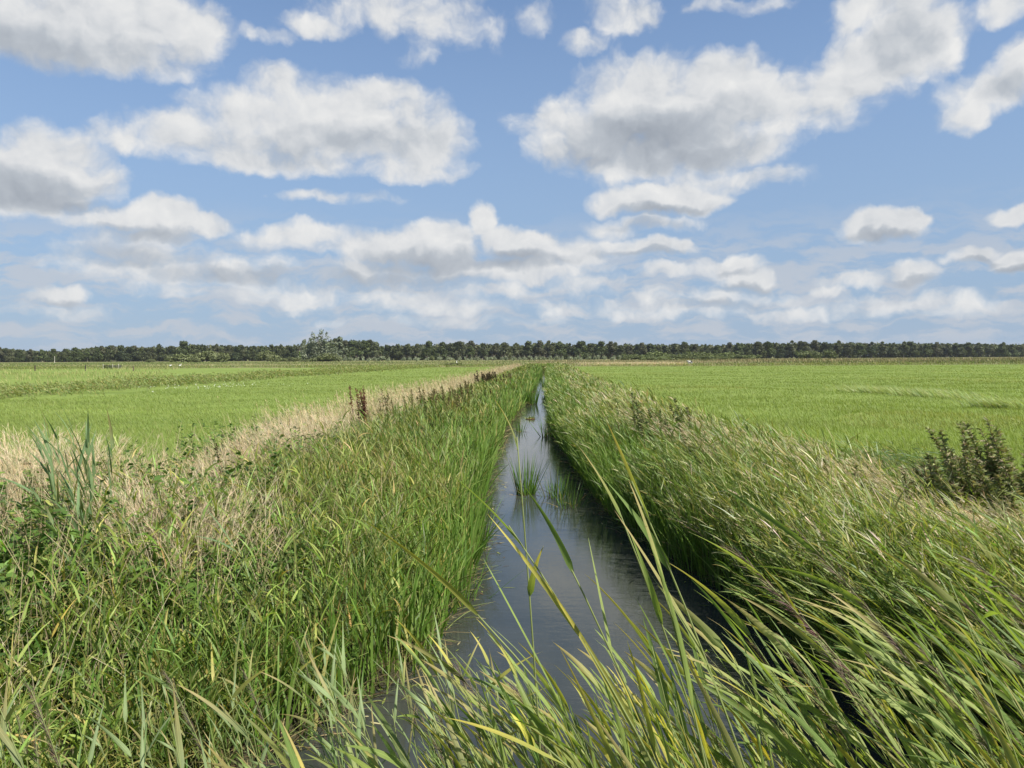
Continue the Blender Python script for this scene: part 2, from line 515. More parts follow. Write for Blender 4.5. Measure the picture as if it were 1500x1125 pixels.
for px, Yd, k_, h_ in ((15, 8.2, 380, 1.18), (65, 7.8, 340, 1.14), (125, 8.0, 240, 1.05), (185, 6.4, 260, .9), (235, 6.1, 320, .9), (285, 6.5, 220, .82), (262, 5.6, 120, .8), (330, 8.2, 160, .85), (520, 13.5, 200, .95), (385, 10.2, 260, .98), (430, 11.2, 300, 1.02), (470, 12.6, 260, 1.0)):
    c_ = at(px, 700, Yd); xx, yy = c_[0] + rng.normal(0, .2, k_), c_[1] + rng.normal(0, .22, k_)
    dx_, dy_ = xx - c_[0], yy - c_[1]
    tp_.append(np.stack([xx, yy, U(.6, 1.08, k_) * h_, np.arctan2(dy_, dx_ - .12), .06 + .55 * np.hypot(dx_, dy_)], 1))
tp_ = np.concatenate(tp_); n3 = len(tp_)
P3 = pts(tp_[:, 0], tp_[:, 1], -.02); b3_ = U(.0, .6, n3)
ribbons(g, P3, tp_[:, 2], tp_[:, 4], b3_, tp_[:, 3], .0022, pick(n3, [(.55, .45, .28), (.64, .54, .36), (.42, .33, .2)], [4, 4, 2]) * (1 + U(-.2, .2, n3))[:, None], S=5, kind='stem')
plumes(g, curves(P3, tp_[:, 2], tp_[:, 4], b3_, tp_[:, 3]), 8, (.05, .12), .002, (.56, .46, .3), .72, .8, (.1, .6))
plumes(g, cv, 9, (.04, .1), .0022, (.5, .4, .24), .74, .7, (.1, .6), sc)
idx = np.repeat(np.arange(nn), 2); n2 = len(idx); s = U(.05, .6, n2)
ribbons(g, along(cv, idx, s), U(.15, .4, n2), U(.3, 1.2, n2), U(.3, 1.6, n2), U(0, 6.3, n2), .0025 * sc[idx], jit((.42, .34, .19), n2, .3), S=3)
tag(g.build('dry_grass', M_DRY), 'straw coloured dry grass along the crest of the left bank', 'dry grass', kind='stuff')

# mixed green bank grass, left
g = Geo(); nn = 27000
x, y = sample(nn, 1.9, 134, lambda v: np.where(v < 7, -5.6, -4.6), lambda v: xl(v) + .02, 1.1)
keep = rng.random(nn) < np.clip(.95 - .55 * np.clip((-x - 3.2) / 1.2, 0, 1) + .4 * vn(x, y, .8, 71), .14, 1)
x, y = x[keep], y[keep]; nn = len(x)
keep = ~((x < -2.1) & (y < 7.8) & (rng.random(nn) < np.where(x < -2.3, .84, .5))) & (vn(x, y, 2.6, 44) + rng.normal(0, .3, nn) > np.where(y < 9, -.15, -.55)); x, y = x[keep], y[keep]; nn = len(x)
H = U(.4, .9, nn) * np.clip(1 + .3 * vn(x, y, .9, 6) + .25 * vn(x, y, 3.1, 16), .35, 1.6) * np.where(y < 5.5, .72, 1) * (1 - .45 * np.clip((-x - 3.0) / .9, 0, 1) * (y > 8)) * (1 - .15 * np.clip((y - 12) / 20, 0, 1))
leafy(g, x, y, H, np.abs(rng.normal(.08, .1, nn)), U(.1, .55, nn), WIND + rng.normal(0, 1.1, nn), 6, (.2, .46), (.004, .0095), GREEN, [5, 4, 4, 1.6, .5], (.2, .2, .08), .0022, la=(.0, .4), lb=(.1, .95), spread=1.3, S=4, tipmix=.15, zone=zones(x, y, .8, 51, (1.45, 1.2, 1.5), (.55, .66, .55)) * np.where(y < 9, 1.08, 1)[:, None])
tag(g.build('bank_grass', M_GRASS), 'mixed green and yellowish tall grass covering the left bank', 'grass', kind='stuff')

# broad upright blades along the left waterline
g = Geo(); nn = 12500
x, y = sample(nn, 4.6, 131, lambda v: xl(v) - .75 - .45 * np.clip((v - 8) / 8, 0, 1), lambda v: xl(v) + .12, 1.05)
keep = ((vn(x, y, .9, 1) + rng.normal(0, .35, nn)) > -.5) & (rng.random(nn) < 1.15 - 1.1 * (xl(y) - x)) & (rng.random(nn) < np.clip(.35 + (y - 5) / 6, .3, 1)); x, y = x[keep], y[keep]; nn = len(x); sc = lod(y)
H = U(.4, 1.02, nn) * (1 + .22 * vn(x, y, .6, 12)) * np.where(y < 8, .85, 1)
col = pick(nn, [(.1, .185, .026), (.14, .23, .04), (.2, .28, .065), (.36, .34, .11)], [4, 4, 3, .8]) * (1 + U(-.2, .2, nn))[:, None]
P = pts(x, y); P[:, 2] = np.maximum(P[:, 2], ZW - .15)
ribbons(g, P, H, np.abs(rng.normal(.06, .14, nn)), np.abs(rng.normal(.15, .4, nn)), U(-.6, 1.9, nn) + np.where(rng.random(nn) < .5, 2.2, 0), U(.005, .0105, nn) * np.where(y < 18, 1.3, 1) * sc, col, S=6, kind='blade', twist=rng.normal(0, .8, nn))
tag(g.build('sedge', M_GRASS), 'bright green upright sedge blades along the left waterline', 'sedge', kind='stuff')

# broad arching grass leaves
g = Geo(); nn = 1250
x, y = sample(nn, 2.6, 11, lambda v: np.full_like(v, -4.4), lambda v: xl(v) - .05, 1.2)
H = U(.4, 1.08, nn) * np.where(y < 4.5, .8, 1) * np.where(x < -3.4, .8, 1)
leafy(g, x, y, H, np.abs(rng.normal(.08, .1, nn)), U(.05, .4, nn), U(0, 6.3, nn), 6, (.22, .42), (.006, .011), [(.2, .28, .055), (.155, .225, .045), (.3, .34, .09), (.45, .37, .12)], [4, 3, 3, .6], (.22, .23, .08), .0028, la=(.08, .5), lb=(.3, 1.35), spread=1.6, S=7, kind='reed', tipmix=.2)
tag(g.build('broad_leaved_grass', M_REED), 'clear green broad-leaved grass with arching leaves on the near left bank', 'grass', kind='stuff')

# leafy undergrowth on the near left bank
g = Geo(); nn = 3600
x, y = sample(nn, 2.8, 16, lambda v: np.full_like(v, -6.2), lambda v: np.minimum(-1.9, xl(v) - .6), 1.3)
keep = (vn(x, y, 1.2, 21) + rng.normal(0, .35, nn) > .1) | ((y < 8.6) & (x < -2.9)); x, y = x[keep], y[keep]; nn = len(x)
H = U(.45, .95, nn) * np.where(y < 5, .75, 1) * np.where(x > -3, .65, 1)
P = pts(x, y, -.02); th0, th1, phi = np.abs(rng.normal(.1, .12, nn)), U(0, .4, nn), U(0, 6.3, nn)
cv = curves(P, H, th0, th1, phi)
ribbons(g, P, H, th0, th1, phi, .003, jit((.12, .12, .05), nn), S=4, kind='stem')
idx = np.repeat(np.arange(nn), 26); n2 = len(idx); s = U(.15, 1, n2)
col = pick(n2, [(.07, .13, .025), (.1, .175, .032), (.16, .235, .05), (.26, .28, .07)], [5, 4, 2.2, .5]) * (1 + U(-.2, .2, n2))[:, None]
ribbons(g, along(cv, idx, s), U(.04, .1, n2), U(.7, 1.5, n2), U(.2, .9, n2), U(0, 6.3, n2), U(.01, .024, n2), col, tau=rng.normal(0, .5, n2), S=3, kind='ovate')
tag(g.build('undergrowth', M_HERB), 'dark leafy undergrowth of nettles and herbs on the near left bank', 'undergrowth', kind='stuff')

# dead stalks among it
g = Geo(); nn = 2300
x, y = sample(nn, 3, 14, lambda v: np.full_like(v, -5.8), lambda v: xl(v) - .5, 1.2)
th0, th1, phi = np.abs(rng.normal(.15, .25, nn)), U(0, .5, nn), U(0, 6.3, nn); H = U(.5, 1.1, nn)
ribbons(g, pts(x, y), H, th0, th1, phi, .0028, pick(nn, [(.42, .34, .2), (.26, .2, .11), (.5, .43, .28)], [2, 1, 1]), S=4, kind='stem')
tag(g.build('dead_stalks', M_DRY), 'thin bleached dead stalks tangled in the left bank undergrowth', 'dead stalks', kind='stuff')

# ------------------------------------------------------------------ right bank (stuff)
g = Geo(); nn = 22000
x, y = sample(nn, 3.6, 134, lambda v: xr(v) + .15, lambda v: np.maximum(4.5, xr(v) + 2.0) - 1.1 * np.clip((v - 10) / 10, 0, 1), 1.1)
sc = lod(y)
H = U(.5, 1.3, nn) * (1 + .22 * vn(x, y, .8, 14) + .15 * vn(x, y, 2.7, 15)) * (1 - .4 * np.clip((x - 2.2) / 1.6, 0, 1)) * (1 - .18 * np.clip((y - 9) / 14, 0, 1))
kk = ~((x > 3.3) & (y > 5.9) & (y < 9.6) & (x > 3.3 + (7 - y) * .3) & (rng.random(nn) < .7)) & ~((np.abs(x - 2.1) < .85) & (y > 11.8) & (y < 14.3) & (rng.random(nn) < .8)); x, y, H = x[kk], y[kk], H[kk]; nn = len(x); sc = lod(y)
th0 = np.clip(rng.normal(.24, .16, nn), 0, .8); th1 = U(.2, .75, nn); phi = WIND + rng.normal(.05, .5, nn)
cv = leafy(g, x, y, H, th0, th1, phi, 7, (.18, .42), (.0042, .0098), [(.15, .21, .045), (.115, .175, .036), (.2, .25, .07), (.29, .33, .15), (.4, .37, .2)], [4, 3, 3, 2.5, 1],
           (.18, .2, .07), .0023, la=(.1, .65), lb=(.0, .6), spread=.8, S=4, tipmix=.12, zone=zones(x, y, .6, 40, (1.55, 1.3, 1.8), (.66, .74, .66), .3))
tag(g.build('leaning_reed_grass', M_GRASS), 'tall green reed grass bent to the left by the wind on the right bank', 'reed grass', kind='stuff')

# pale panicles over it
g = Geo(); nn = 8500
x, y = sample(nn, 6, 132, lambda v: xr(v) + 1.2, lambda v: np.maximum(4.3, xr(v) + 2.0) - 1.0 * np.clip((v - 10) / 10, 0, 1), 1.05)
keep = vn(x, y, .7, 31) + rng.normal(0, .35, nn) + .5 * np.clip((x - 2.2) / 1.2, -1, 1) > .0; x, y = x[keep], y[keep]; nn = len(x); sc = lod(y)
H = U(.85, 1.2, nn) * (1 - .3 * np.clip((x - 2.2) / 1.6, 0, 1)) * (1 - .18 * np.clip((y - 9) / 14, 0, 1)); th0 = np.clip(rng.normal(.3, .12, nn), 0, .8); th1 = U(.4, .9, nn); phi = WIND + rng.normal(.05, .3, nn)
P = pts(x, y); cv = curves(P, H, th0, th1, phi)
ribbons(g, P, H, th0, th1, phi, .002 * sc, jit((.44, .38, .2), nn), S=5, kind='stem')
plumes(g, cv, 12, (.04, .1), .0027, (.56, .48, .3), .76, .6, (.1, .5), sc)
tag(g.build('seeding_grass', M_DRY), 'pale seed heads streaming left over the right bank reed grass', 'grass', kind='stuff')

# dark upright blades standing at the right waterline
g = Geo(); nn = 12000
x, y = sample(nn, 5.0, 131, lambda v: xr(v) - .12, lambda v: xr(v) + .8, 1.05); sc = lod(y)
H = U(.45, 1.15, nn)
col = pick(nn, [(.11, .19, .03), (.14, .22, .04), (.2, .27, .07)], [4, 3, 1]) * (1 + U(-.2, .2, nn))[:, None]
P = pts(x, y); P[:, 2] = np.maximum(P[:, 2], ZW - .15)
ribbons(g, P, H, np.abs(rng.normal(.1, .12, nn)), np.abs(rng.normal(.3, .3, nn)), WIND + rng.normal(0, .9, nn), U(.0045, .008, nn) * sc, col, S=5, kind='blade', twist=rng.normal(0, .8, nn))
tag(g.build('sedge', M_GRASS), 'dark green sedge blades standing at the foot of the right bank', 'sedge', kind='stuff')

# grass closing the far end of the ditch, and the fringes beyond the fields
g = Geo(); nn = 9000
x, y = U(-110, 125, nn), rng.normal(151, 2.2, nn)
k = rng.random(nn) < .5 + .5 * vn(x, y * 0, .08, 3); x, y = x[k], y[k]; nn = len(x)
leafy(g, x, y, U(.3, .7, nn), np.abs(rng.normal(.1, .1, nn)), U(.1, .5, nn), WIND + rng.normal(0, .8, nn), 3, (.25, .5), (.004, .007), GREEN, [4, 3, 3, 1, .6], S=2)
nn = 3000; x, y = U(-3, 3, nn), U(127, 140, nn)
leafy(g, x, y, U(.4, .8, nn), np.abs(rng.normal(.1, .1, nn)), U(.1, .5, nn), WIND + rng.normal(0, .8, nn), 4, (.25, .5), (.004, .007), GREEN, [4, 3, 3, 1, .6], S=2)
tag(g.build('ditch_fringe', M_GRASS), 'rough grass fringe of the cross ditch closing off the two fields', 'grass', kind='stuff')

# reed belt along the parallel ditch in the left field
g = Geo(); nn = 7000
y = 28 * (150 / 28) ** rng.random(nn); x = -28 + rng.normal(0, 2.0, nn) + (y - 60) * .03
H = U(.3, .68, nn) * (1 + .35 * vn(x, y, .25, 5))
leafy(g, x, y, H, np.abs(rng.normal(.1, .1, nn)), U(.1, .6, nn), WIND + rng.normal(0, .6, nn), 5, (.18, .36), (.005, .009), [(.18, .235, .065), (.22, .265, .085), (.15, .2, .055), (.3, .29, .12)], [3, 3, 2, 1], S=3)
tag(g.build('reed_belt', M_GRASS), 'belt of light green reeds crossing the left field along a hidden ditch', 'reeds', kind='stuff')

# rough strip beyond the reed belt (tan, brown)
g = Geo(); nn = 9000
x, y = U(-75, -30, nn), U(55, 150, nn); x = x - (y - 55) * .45
k = vn(x * .5, y * 1.4, .12, 17) + rng.normal(0, .3, nn) > -.1; x, y = x[k], y[k]; nn = len(x); sc = lod(y)
ribbons(g, pts(x, y), U(.2, .6, nn), U(0, .3, nn), U(.2, .8, nn), WIND + rng.normal(0, .8, nn), .005 * sc, pick(nn, [(.34, .3, .14), (.16, .2, .055), (.22, .24, .08)], [2, 3, 3]) * (1 + U(-.2, .2, nn))[:, None], S=2)
tag(g.build('rough_pasture', M_DRY), 'rough tan and green pasture beyond the reed belt on the left', 'grass', kind='stuff')

# marsh between the fields and the wood
g = Geo(); nn = 60000
y = U(155, 400, nn); x = (rng.random(nn) * 2 - 1) * (y * .78 + 10)
zone = vn(x * .35, y, .05, 23) + rng.normal(0, .25, nn)
H = np.where(x > 60, U(.35, 1.0, nn), U(.15, .5, nn)) * (1 + .3 * zone)
col = np.where((zone > .3)[:, None], pick(nn, [(.3, .24, .13), (.36, .3, .17), (.2, .15, .085)], [2, 2, 1]), pick(nn, [(.11, .135, .04), (.14, .16, .055), (.16, .14, .06)], [3, 3, 2]))
col = np.where((x < -5)[:, None], col * np.array([.9, 1.08, .9]), col) * (1 + U(-.2, .2, nn))[:, None]
ribbons(g, pts(x, y), np.clip(H, .3, 3), U(0, .25, nn), U(.1, .6, nn), WIND + rng.normal(0, .7, nn), .012 + .00018 * y, col, S=2, kind='blade')
nn = 9000; y = U(165, 205, nn); px = U(850, 1000, nn)           # straw strip
x = (px - 800) / FPX * y + rng.normal(0, .5, nn); k = (px > 872) | (rng.random(nn) < .3); x, y = x[k], y[k]; nn = len(x)
ribbons(g, pts(x, y), U(.3, .6, nn), U(0, .25, nn), U(.1, .6, nn), WIND + rng.normal(0, .7, nn), .04, jit((.5, .42, .24), nn), S=2, kind='blade')
tag(g.build('marsh_reeds', M_DRY), 'olive and rusty marsh reeds between the fields and the far wood', 'reeds', kind='stuff')


# ------------------------------------------------------------------ trees and shrubs
def crown_geo(seed, H, R, z0, nq, size, cols, shape='tree', squash=1.0):
    """leaf clumps on and in a set of overlapping boughs"""
    r = np.random.default_rng(seed); g = Geo()
    L = []
    if shape == 'tree':
        for k in range(16):
            a = r.uniform(0, 2 * PI); hh = r.uniform(0, 1); rr = R * (1 - .85 * hh ** 1.4) * r.uniform(.25, .7)
            L.append((rr * math.cos(a), rr * math.sin(a), z0 + (H - z0) * (.1 + .76 * hh), R * r.uniform(.3, .5) * (1.1 - .4 * hh)))
    elif shape == 'dome':
        for k in range(14):
            a = r.uniform(0, 2 * PI); q = r.uniform(0, 1) ** .6
            L.append((R * .72 * q * math.cos(a), R * .72 * q * math.sin(a), H * (.66 * math.sqrt(max(0, 1 - .75 * q * q))) * r.uniform(.55, 1.05), R * r.uniform(.26, .38)))
    elif shape == 'columns':
        for (x_, h_, b0) in ((0, 18.2, 3.0), (-3.4, 16.6, 2.7), (3.5, 16.2, 2.7), (-6.3, 13.4, 2.7), (5.9, 12.4, 2.5), (-9.4, 10.8, 2.3), (1.5, 12, 3.4), (-2, 10, 3.4), (7.6, 8, 2.3), (4, 7, 3), (-5, 6.5, 3), (-8, 5.5, 2.6)):
            y_ = r.uniform(-2, 2); k_ = 12
            for q in range(k_):
                t_ = q / (k_ - 1); rr = b0 * (1 - .6 * t_ ** 1.6) * r.uniform(.65, .95)
                L.append((x_ + r.normal(0, .7) * (1 - .6 * t_), y_ + r.normal(0, 1.0), 1.8 + (h_ - 1.8 - rr * .8) * t_, rr * 1.22))
    elif shape == 'willow':
        for k in range(34):
            a = r.uniform(0, 2 * PI); hh = r.uniform(0, 1); rr = R * (1 - .8 * hh ** 1.9) * r.uniform(.3, 1.0)
            L.append((rr * math.cos(a), rr * math.sin(a), z0 + (H - z0) * (.02 + .93 * hh), R * r.uniform(.16, .3)))
    L = np.array(L)
    which = r.choice(len(L), nq, p=L[:, 3] ** 1.6 / (L[:, 3] ** 1.6).sum())
    d = r.normal(size=(nq, 3)); d /= np.linalg.norm(d, axis=1)[:, None]
    rad = r.uniform(.45, 1.12, nq) ** .6
    c = L[which, :3] + d * (L[which, 3] * rad)[:, None] * np.array([1, 1, .8])
    c[:, 2] = np.maximum(c[:, 2], .15 if shape != 'tree' else z0 * .55)
    nrm = d + r.normal(0, .7, (nq, 3)); nrm /= np.linalg.norm(nrm, axis=1)[:, None]
    a = np.cross(nrm, r.normal(size=(nq, 3))); a /= np.linalg.norm(a, axis=1)[:, None]; b_ = np.cross(nrm, a)
    s = size * r.uniform(.5, 1.3, nq)[:, None]
    V = np.stack([c - a * s, c - b_ * s * .55 + nrm * s * .2, c + a * s, c + b_ * s * .55 - nrm * s * .15], 1)
    col = np.asarray(cols)[r.integers(0, len(cols), nq)] * (1 + r.uniform(-.3, .3, nq))[:, None]
    bough = 1 + r.uniform(-.22, .22, len(L)); col = col * bough[which][:, None]
    g.add(V, np.arange(nq * 4).reshape(-1, 4), np.repeat(col[:, None], 4, 1))
    return g


def trunk_geo(seed, H, rad, col, limbs=4, R=3):
    r = np.random.default_rng(seed + 99); g = Geo()
    p = [np.array([0, 0, -.2])]
    for k in range(1, 6): p.append(np.array([r.normal(0, .12), r.normal(0, .12), H * .85 * k / 5]))
    tube(g, p, np.linspace(rad, rad * .3, 6), col, 6)
    for k in range(limbs):
        a = r.uniform(0, 2 * PI); h = r.uniform(.3, .65) * H
        q0 = np.array([0, 0, h]); q2 = q0 + np.array([math.cos(a) * R * .6, math.sin(a) * R * .6, H * .2]); q1 = (q0 + q2) / 2 + np.array([0, 0, -.2])
        tube(g, [q0, q1, q2], [rad * .45, rad * .3, rad * .12], col, 5)
    return g


SKY = [(0, 508), (40, 511), (90, 513), (110, 510), (150, 505), (200, 506), (250, 506), (280, 501), (330, 504), (400, 505), (440, 502), (500, 494), (535, 496), (562, 506), (600, 503), (690, 500), (760, 503), (800, 499), (850, 502), (900, 502), (960, 503), (1000, 502), (1050, 504), (1120, 501), (1250, 500), (1310, 501), (1400, 502), (1500, 503)]
WOODK = [[(.073, .086, .034), (.060, .073, .029)], [(.047, .063, .026), (.056, .071, .028)], [(.086, .096, .043), (.073, .082, .036)], [(.060, .079, .026), (.073, .093, .031)], [(.082, .084, .043), (.069, .073, .039)]]
WOODC = [(.075, .09, .036), (.062, .078, .032), (.09, .1, .042), (.098, .1, .047)]
protos = []
for k in range(9):
    H = 12.0; R = [4.8, 5.6, 3.6, 6.2, 4.0, 5.0, 3.3, 5.8, 4.4][k]
    cm = crown_geo(100 + k, H, R, [1.6, 1.2, 2.4, .8, 3.2, 1.4, 3.0, .8, 2][k], 2200, .55, WOODK[k % 5]).mesh('crown', M_TREE)
    tm = trunk_geo(100 + k, H, .2, (.09, .08, .06) if k % 3 else (.17, .155, .13)).mesh('trunk', M_WOOD)
    protos.append((cm, tm))


def plant_tree(cm, tm, loc, rz, sc, label, cat, group, name):
    o = empty(name, loc, rz); o.scale = sc
    tag(o, label, cat, group)
    for nm, me in (('trunk', tm), ('crown', cm)):
        if me is None: continue
        c = bpy.data.objects.new(nm, me); C.objects.link(c); c.parent = o
    return o


sky_a = np.array(SKY, float)
cnt = 0
for row, (dist, step) in enumerate(((545, 7.6), (557, 8.6))):
    px = -45.0
    while px < 1545:
        px += (step + rng.uniform(-1.3, 1.3)) / dist * FPX
        Yd = dist + rng.uniform(-4, 4)
        if px > 1050: Yd += (px - 1050) * .12
        if 430 < px < 500 and row == 0: continue
        b_ = at(px, 525, Yd); b_[2] = 0
        topz = at(px, np.interp(px, sky_a[:, 0], sky_a[:, 1]), Yd)[2]
        Hs = (topz * rng.uniform(.84, 1.14)) / 12.0
        cm, tm = protos[rng.integers(0, 9)]
        plant_tree(cm, tm, b_, rng.uniform(0, 6.28), (Hs * rng.uniform(.9, 1.25), Hs * rng.uniform(.9, 1.2), Hs), 'dark green broadleaf tree standing in the long wood along the horizon', 'tree', 'trees of the far wood', 'wood_tree')
        cnt += 1
# deep wood behind the front rows: one mass
g = Geo()
r = np.random.default_rng(5)
nq = 60000
px = r.uniform(-60, 1560, nq); Yd = r.uniform(562, 600, nq) + np.clip(px - 1050, 0, 900) * .12
topp = np.interp(px, sky_a[:, 0], sky_a[:, 1])
hh = r.random(nq) ** .8
x = np.tan(np.arctan((px - 750) / FPX) - yaw) * Yd
zt = (523 + (800 - px) * .005 - topp) / FPX * Yd + 1.9
c = np.stack([x, Yd, zt * hh * (.82 + .1 * np.sin(x * .9) * np.sin(x * .37 + 1))], 1)
nrm = r.normal(size=(nq, 3)); nrm /= np.linalg.norm(nrm, axis=1)[:, None]
a = np.cross(nrm, r.normal(size=(nq, 3))); a /= np.linalg.norm(a, axis=1)[:, None]; b_ = np.cross(nrm, a)
s = r.uniform(.8, 1.6, nq)[:, None]
col = np.asarray(WOODC)[r.integers(0, 4, nq)] * (1 + r.uniform(-.3, .3, nq))[:, None] * .9
g.add(np.stack([c - a * s, c - b_ * s * .6, c + a * s, c + b_ * s * .6], 1), np.arange(nq * 4).reshape(-1, 4), np.repeat(col[:, None], 4, 1))
tag(g.build('deep_wood', M_TREE), 'dense dark interior of the wood behind its front trees', 'wood', kind='stuff')

# big pale willow
cw = crown_geo(7, 18, 10.2, 1.5, 9000, .5, [(.17, .19, .125), (.21, .225, .16), (.13, .155, .09), (.09, .115, .06)], 'columns').mesh('crown', M_TREE)
tw = trunk_geo(7, 18, .45, (.16, .14, .11), 8, 7).mesh('trunk', M_WOOD)
b_ = at(471, 529, 425); b_[2] = 0
plant_tree(cw, tw, b_, .05, (1.0, 1.0, 1.0), 'tall pale grey-green willow rising above the wood on the left', 'tree', None, 'willow_tree')
cw = crown_geo(17, 12, 4.2, 2, 1800, .55, [(.15, .17, .11), (.12, .145, .085)], 'willow').mesh('crown', M_TREE)
tw = trunk_geo(8, 11, .22, (.13, .115, .09), 5, 3).mesh('trunk', M_WOOD)
for px, tp, lab in ((498, 493, 'pale-topped tree at the right shoulder of the tall grey willow'), (446, 497, 'slim grey-green tree at the left shoulder of the tall willow')):
    b_ = at(px, 528, 470); b_[2] = 0
    H = at(px, tp, 470)[2]
    plant_tree(cw, tw, b_, px, (H / 12 * (1 if px > 450 else .5), H / 12 * .9, H / 12), lab, 'tree', None, 'tree')
cp = crown_geo(27, 8, 1.5, .5, 500, .35, [(.16, .22, .04), (.12, .18, .03)], 'tree').mesh('crown', M_TREE)
b_ = at(439, 530, 395); b_[2] = 0
plant_tree(cp, tm, b_, 1, (.55, .55, .75), 'slim bright yellow-green young tree among the left scrub mounds', 'tree', None, 'young_tree')

# willow scrub domes
domes = [crown_geo(200 + k, 1.0 * 5, 5.5, 0, 1500, .42, [(.13, .148, .06), (.145, .162, .072), (.105, .12, .046)], 'dome').mesh('foliage', M_TREE) for k in range(4)]
domesg = [crown_geo(230 + k, 1.0 * 5, 5.5, 0, 1500, .42, [(.115, .138, .05), (.1, .122, .042), (.13, .15, .058)], 'dome').mesh('foliage', M_TREE) for k in range(3)]
pale = [crown_geo(250 + k, 2.6, 1.75, 0, 420, .2, [(.24, .27, .17), (.2, .235, .14), (.26, .29, .19)], 'dome').mesh('foliage', M_TREE) for k in range(5)]
stemm = trunk_geo(300, 3, .18, (.12, .1, .075), 5, 2.5).mesh('stems', M_WOOD)


def shrub(me, px, top, half, Yd, label, group, name='willow_shrub', base_h=5.0, base_r=5.5, cat='shrub'):
    b_ = at(px, 526, Yd); b_[2] = 0
    H = at(px, top, Yd)[2]; R = half / FPX * Yd
    o = empty(name, b_, rng.uniform(0, 6.28)); s = (R / base_r, R / base_r, H / base_h * 1.08); o.scale = [float(v) for v in s]
    tag(o, label, cat, group)
    for nm, mm in (('foliage', me), ('stems', stemm)):
        c = bpy.data.objects.new(nm, mm); C.objects.link(c); c.parent = o
    return o


for k, (px, top, half, Yd, lab) in enumerate((
        (221, 526, 9, 415, 'low olive mound of scrub at the far left end of the bushes'),
        (266, 518, 26, 385, 'broad olive scrub mound behind the two white birds'),
        (288, 524, 10, 375, 'small scrub mound tucked against the broad one by the white birds'),
        (303, 513, 26, 415, 'tallest scrub mound in the left group, against the dark trees'),
        (326, 517, 20, 400, 'sloping grey-green scrub mound at the right of the left group'),
        (392, 513, 22, 400, 'round olive scrub bush standing alone left of the tall willow'),
        (373, 530, 9, 390, 'tiny scrub tuft left of the lone round bush'),
        (412, 524, 13, 385, 'low round scrub mound just right of the lone round bush'),
        (430, 523, 15, 392, 'grey-green scrub mound left of the yellow-green young tree'),
        (452, 526, 15, 388, 'low scrub mound below the tall willow on its left'),
        (484, 517, 24, 378, 'large smooth round bush at the right foot of the tall willow'),
        (469, 522, 16, 384, 'dark green bush under the tall willow crown'))):
    shrub(domes[k % 4], px, top, half, Yd, lab, 'scrub mounds left of the wood')
for k, (px, top, half, Yd, lab) in enumerate((
        (925, 518, 24, 405, 'leftmost low mound of the long green scrub band right of the ditch'),
        (958, 514, 22, 415, 'humped mound behind the left part of the green scrub band'),
        (985, 517, 24, 400, 'green scrub mound between two humps of the right scrub band'),
        (1022, 514, 28, 410, 'broad green scrub mound in the middle of the right scrub band'),
        (1062, 515, 22, 412, 'green scrub mound right of the middle of the scrub band'),
        (1095, 518, 24, 405, 'tapering mound closing the right end of the scrub band'),
        (1042, 521, 30, 385, 'lower scrub mound in front of the middle of the band'),
        (965, 522, 30, 385, 'lower scrub mound in front of the left of the band'),
        (1182, 511, 21, 430, 'bright green bush, larger of the pair alone before the right wood'),
        (1214, 512, 15, 432, 'bright green bush, smaller of the pair alone before the right wood'))):
    shrub(domesg[k % 3], px, top, half, Yd, lab, 'scrub mounds right of the ditch')
for px, hw in ((505, 3), (513, 5), (523, 4), (531, 3.5), (540, 4), (548, 4), (559, 6), (569, 3), (592, 4), (600, 3), (610, 5.5), (626, 3.5), (644, 4), (658, 5.2), (673, 4), (683, 3.6), (690, 2.8), (699, 5.4), (712, 3.8), (722, 5.6), (735, 3), (741, 4), (752, 4.2), (761, 3), (768, 3.8), (776, 4.5), (784, 4), (790, 3.5), (797, 4), (806, 3.2), (815, 4.6), (823, 3.2), (835, 4), (843, 3.6), (849, 3.8), (863, 4.4), (871, 3.2), (877, 3.5), (885, 3.8), (898, 4.4), (908, 3)):
    shrub(pale[rng.integers(0, 5)], px, 519.6 + (800 - px) * .004 + rng.uniform(-1.2, .8), hw * 1.2, 370 + rng.uniform(-4, 4), 'round pale grey-green willow in the row at the foot of the wood', 'row of round willows', 'round_willow', 2.6, 1.75)
for px, top, half, Yd, lab in ((666, 531, 20, 172, 'low dark bush clump in the left field margin below the white post'), (1050, 528, 7, 300, 'dark bush in the marsh right of the lying cow'), (1430, 530, 12, 175, 'low dark bush on the far edge of the right field'), (633, 520, 5, 428, 'dark conical bush among the row of round willows')):
    shrub(domes[1], px, top, half, Yd, lab, None, 'bush')

# ------------------------------------------------------------------ small things across the fields
def post(px, Yd, h, r_, col, label, name='fence_post', group=None):
    b_ = at(px, 530, Yd); b_[2] = gz(b_[0], b_[1]); g = Geo()
    p = [[0, 0, -.1], [.01, 0, h * .5], [.02, .01, h * .97], [.02, .01, h]]
    tube(g, p, [r_, r_ * .95, r_ * .9, r_ * .5], col, 7)
    o = g.build(name, M_WOOD); o.location = b_
    return tag(o, label, 'post', group)


post(51, 122, .95, .1, (.05, .04, .03), 'short dark fence post, left of three in the rough left pasture')
post(125, 122, .95, .09, (.03, .028, .025), 'short dark fence post between the brown docks and the dark gate')
post(195, 118, .8, .09, (.09, .07, .05), 'short brown fence post right of the dark gate')
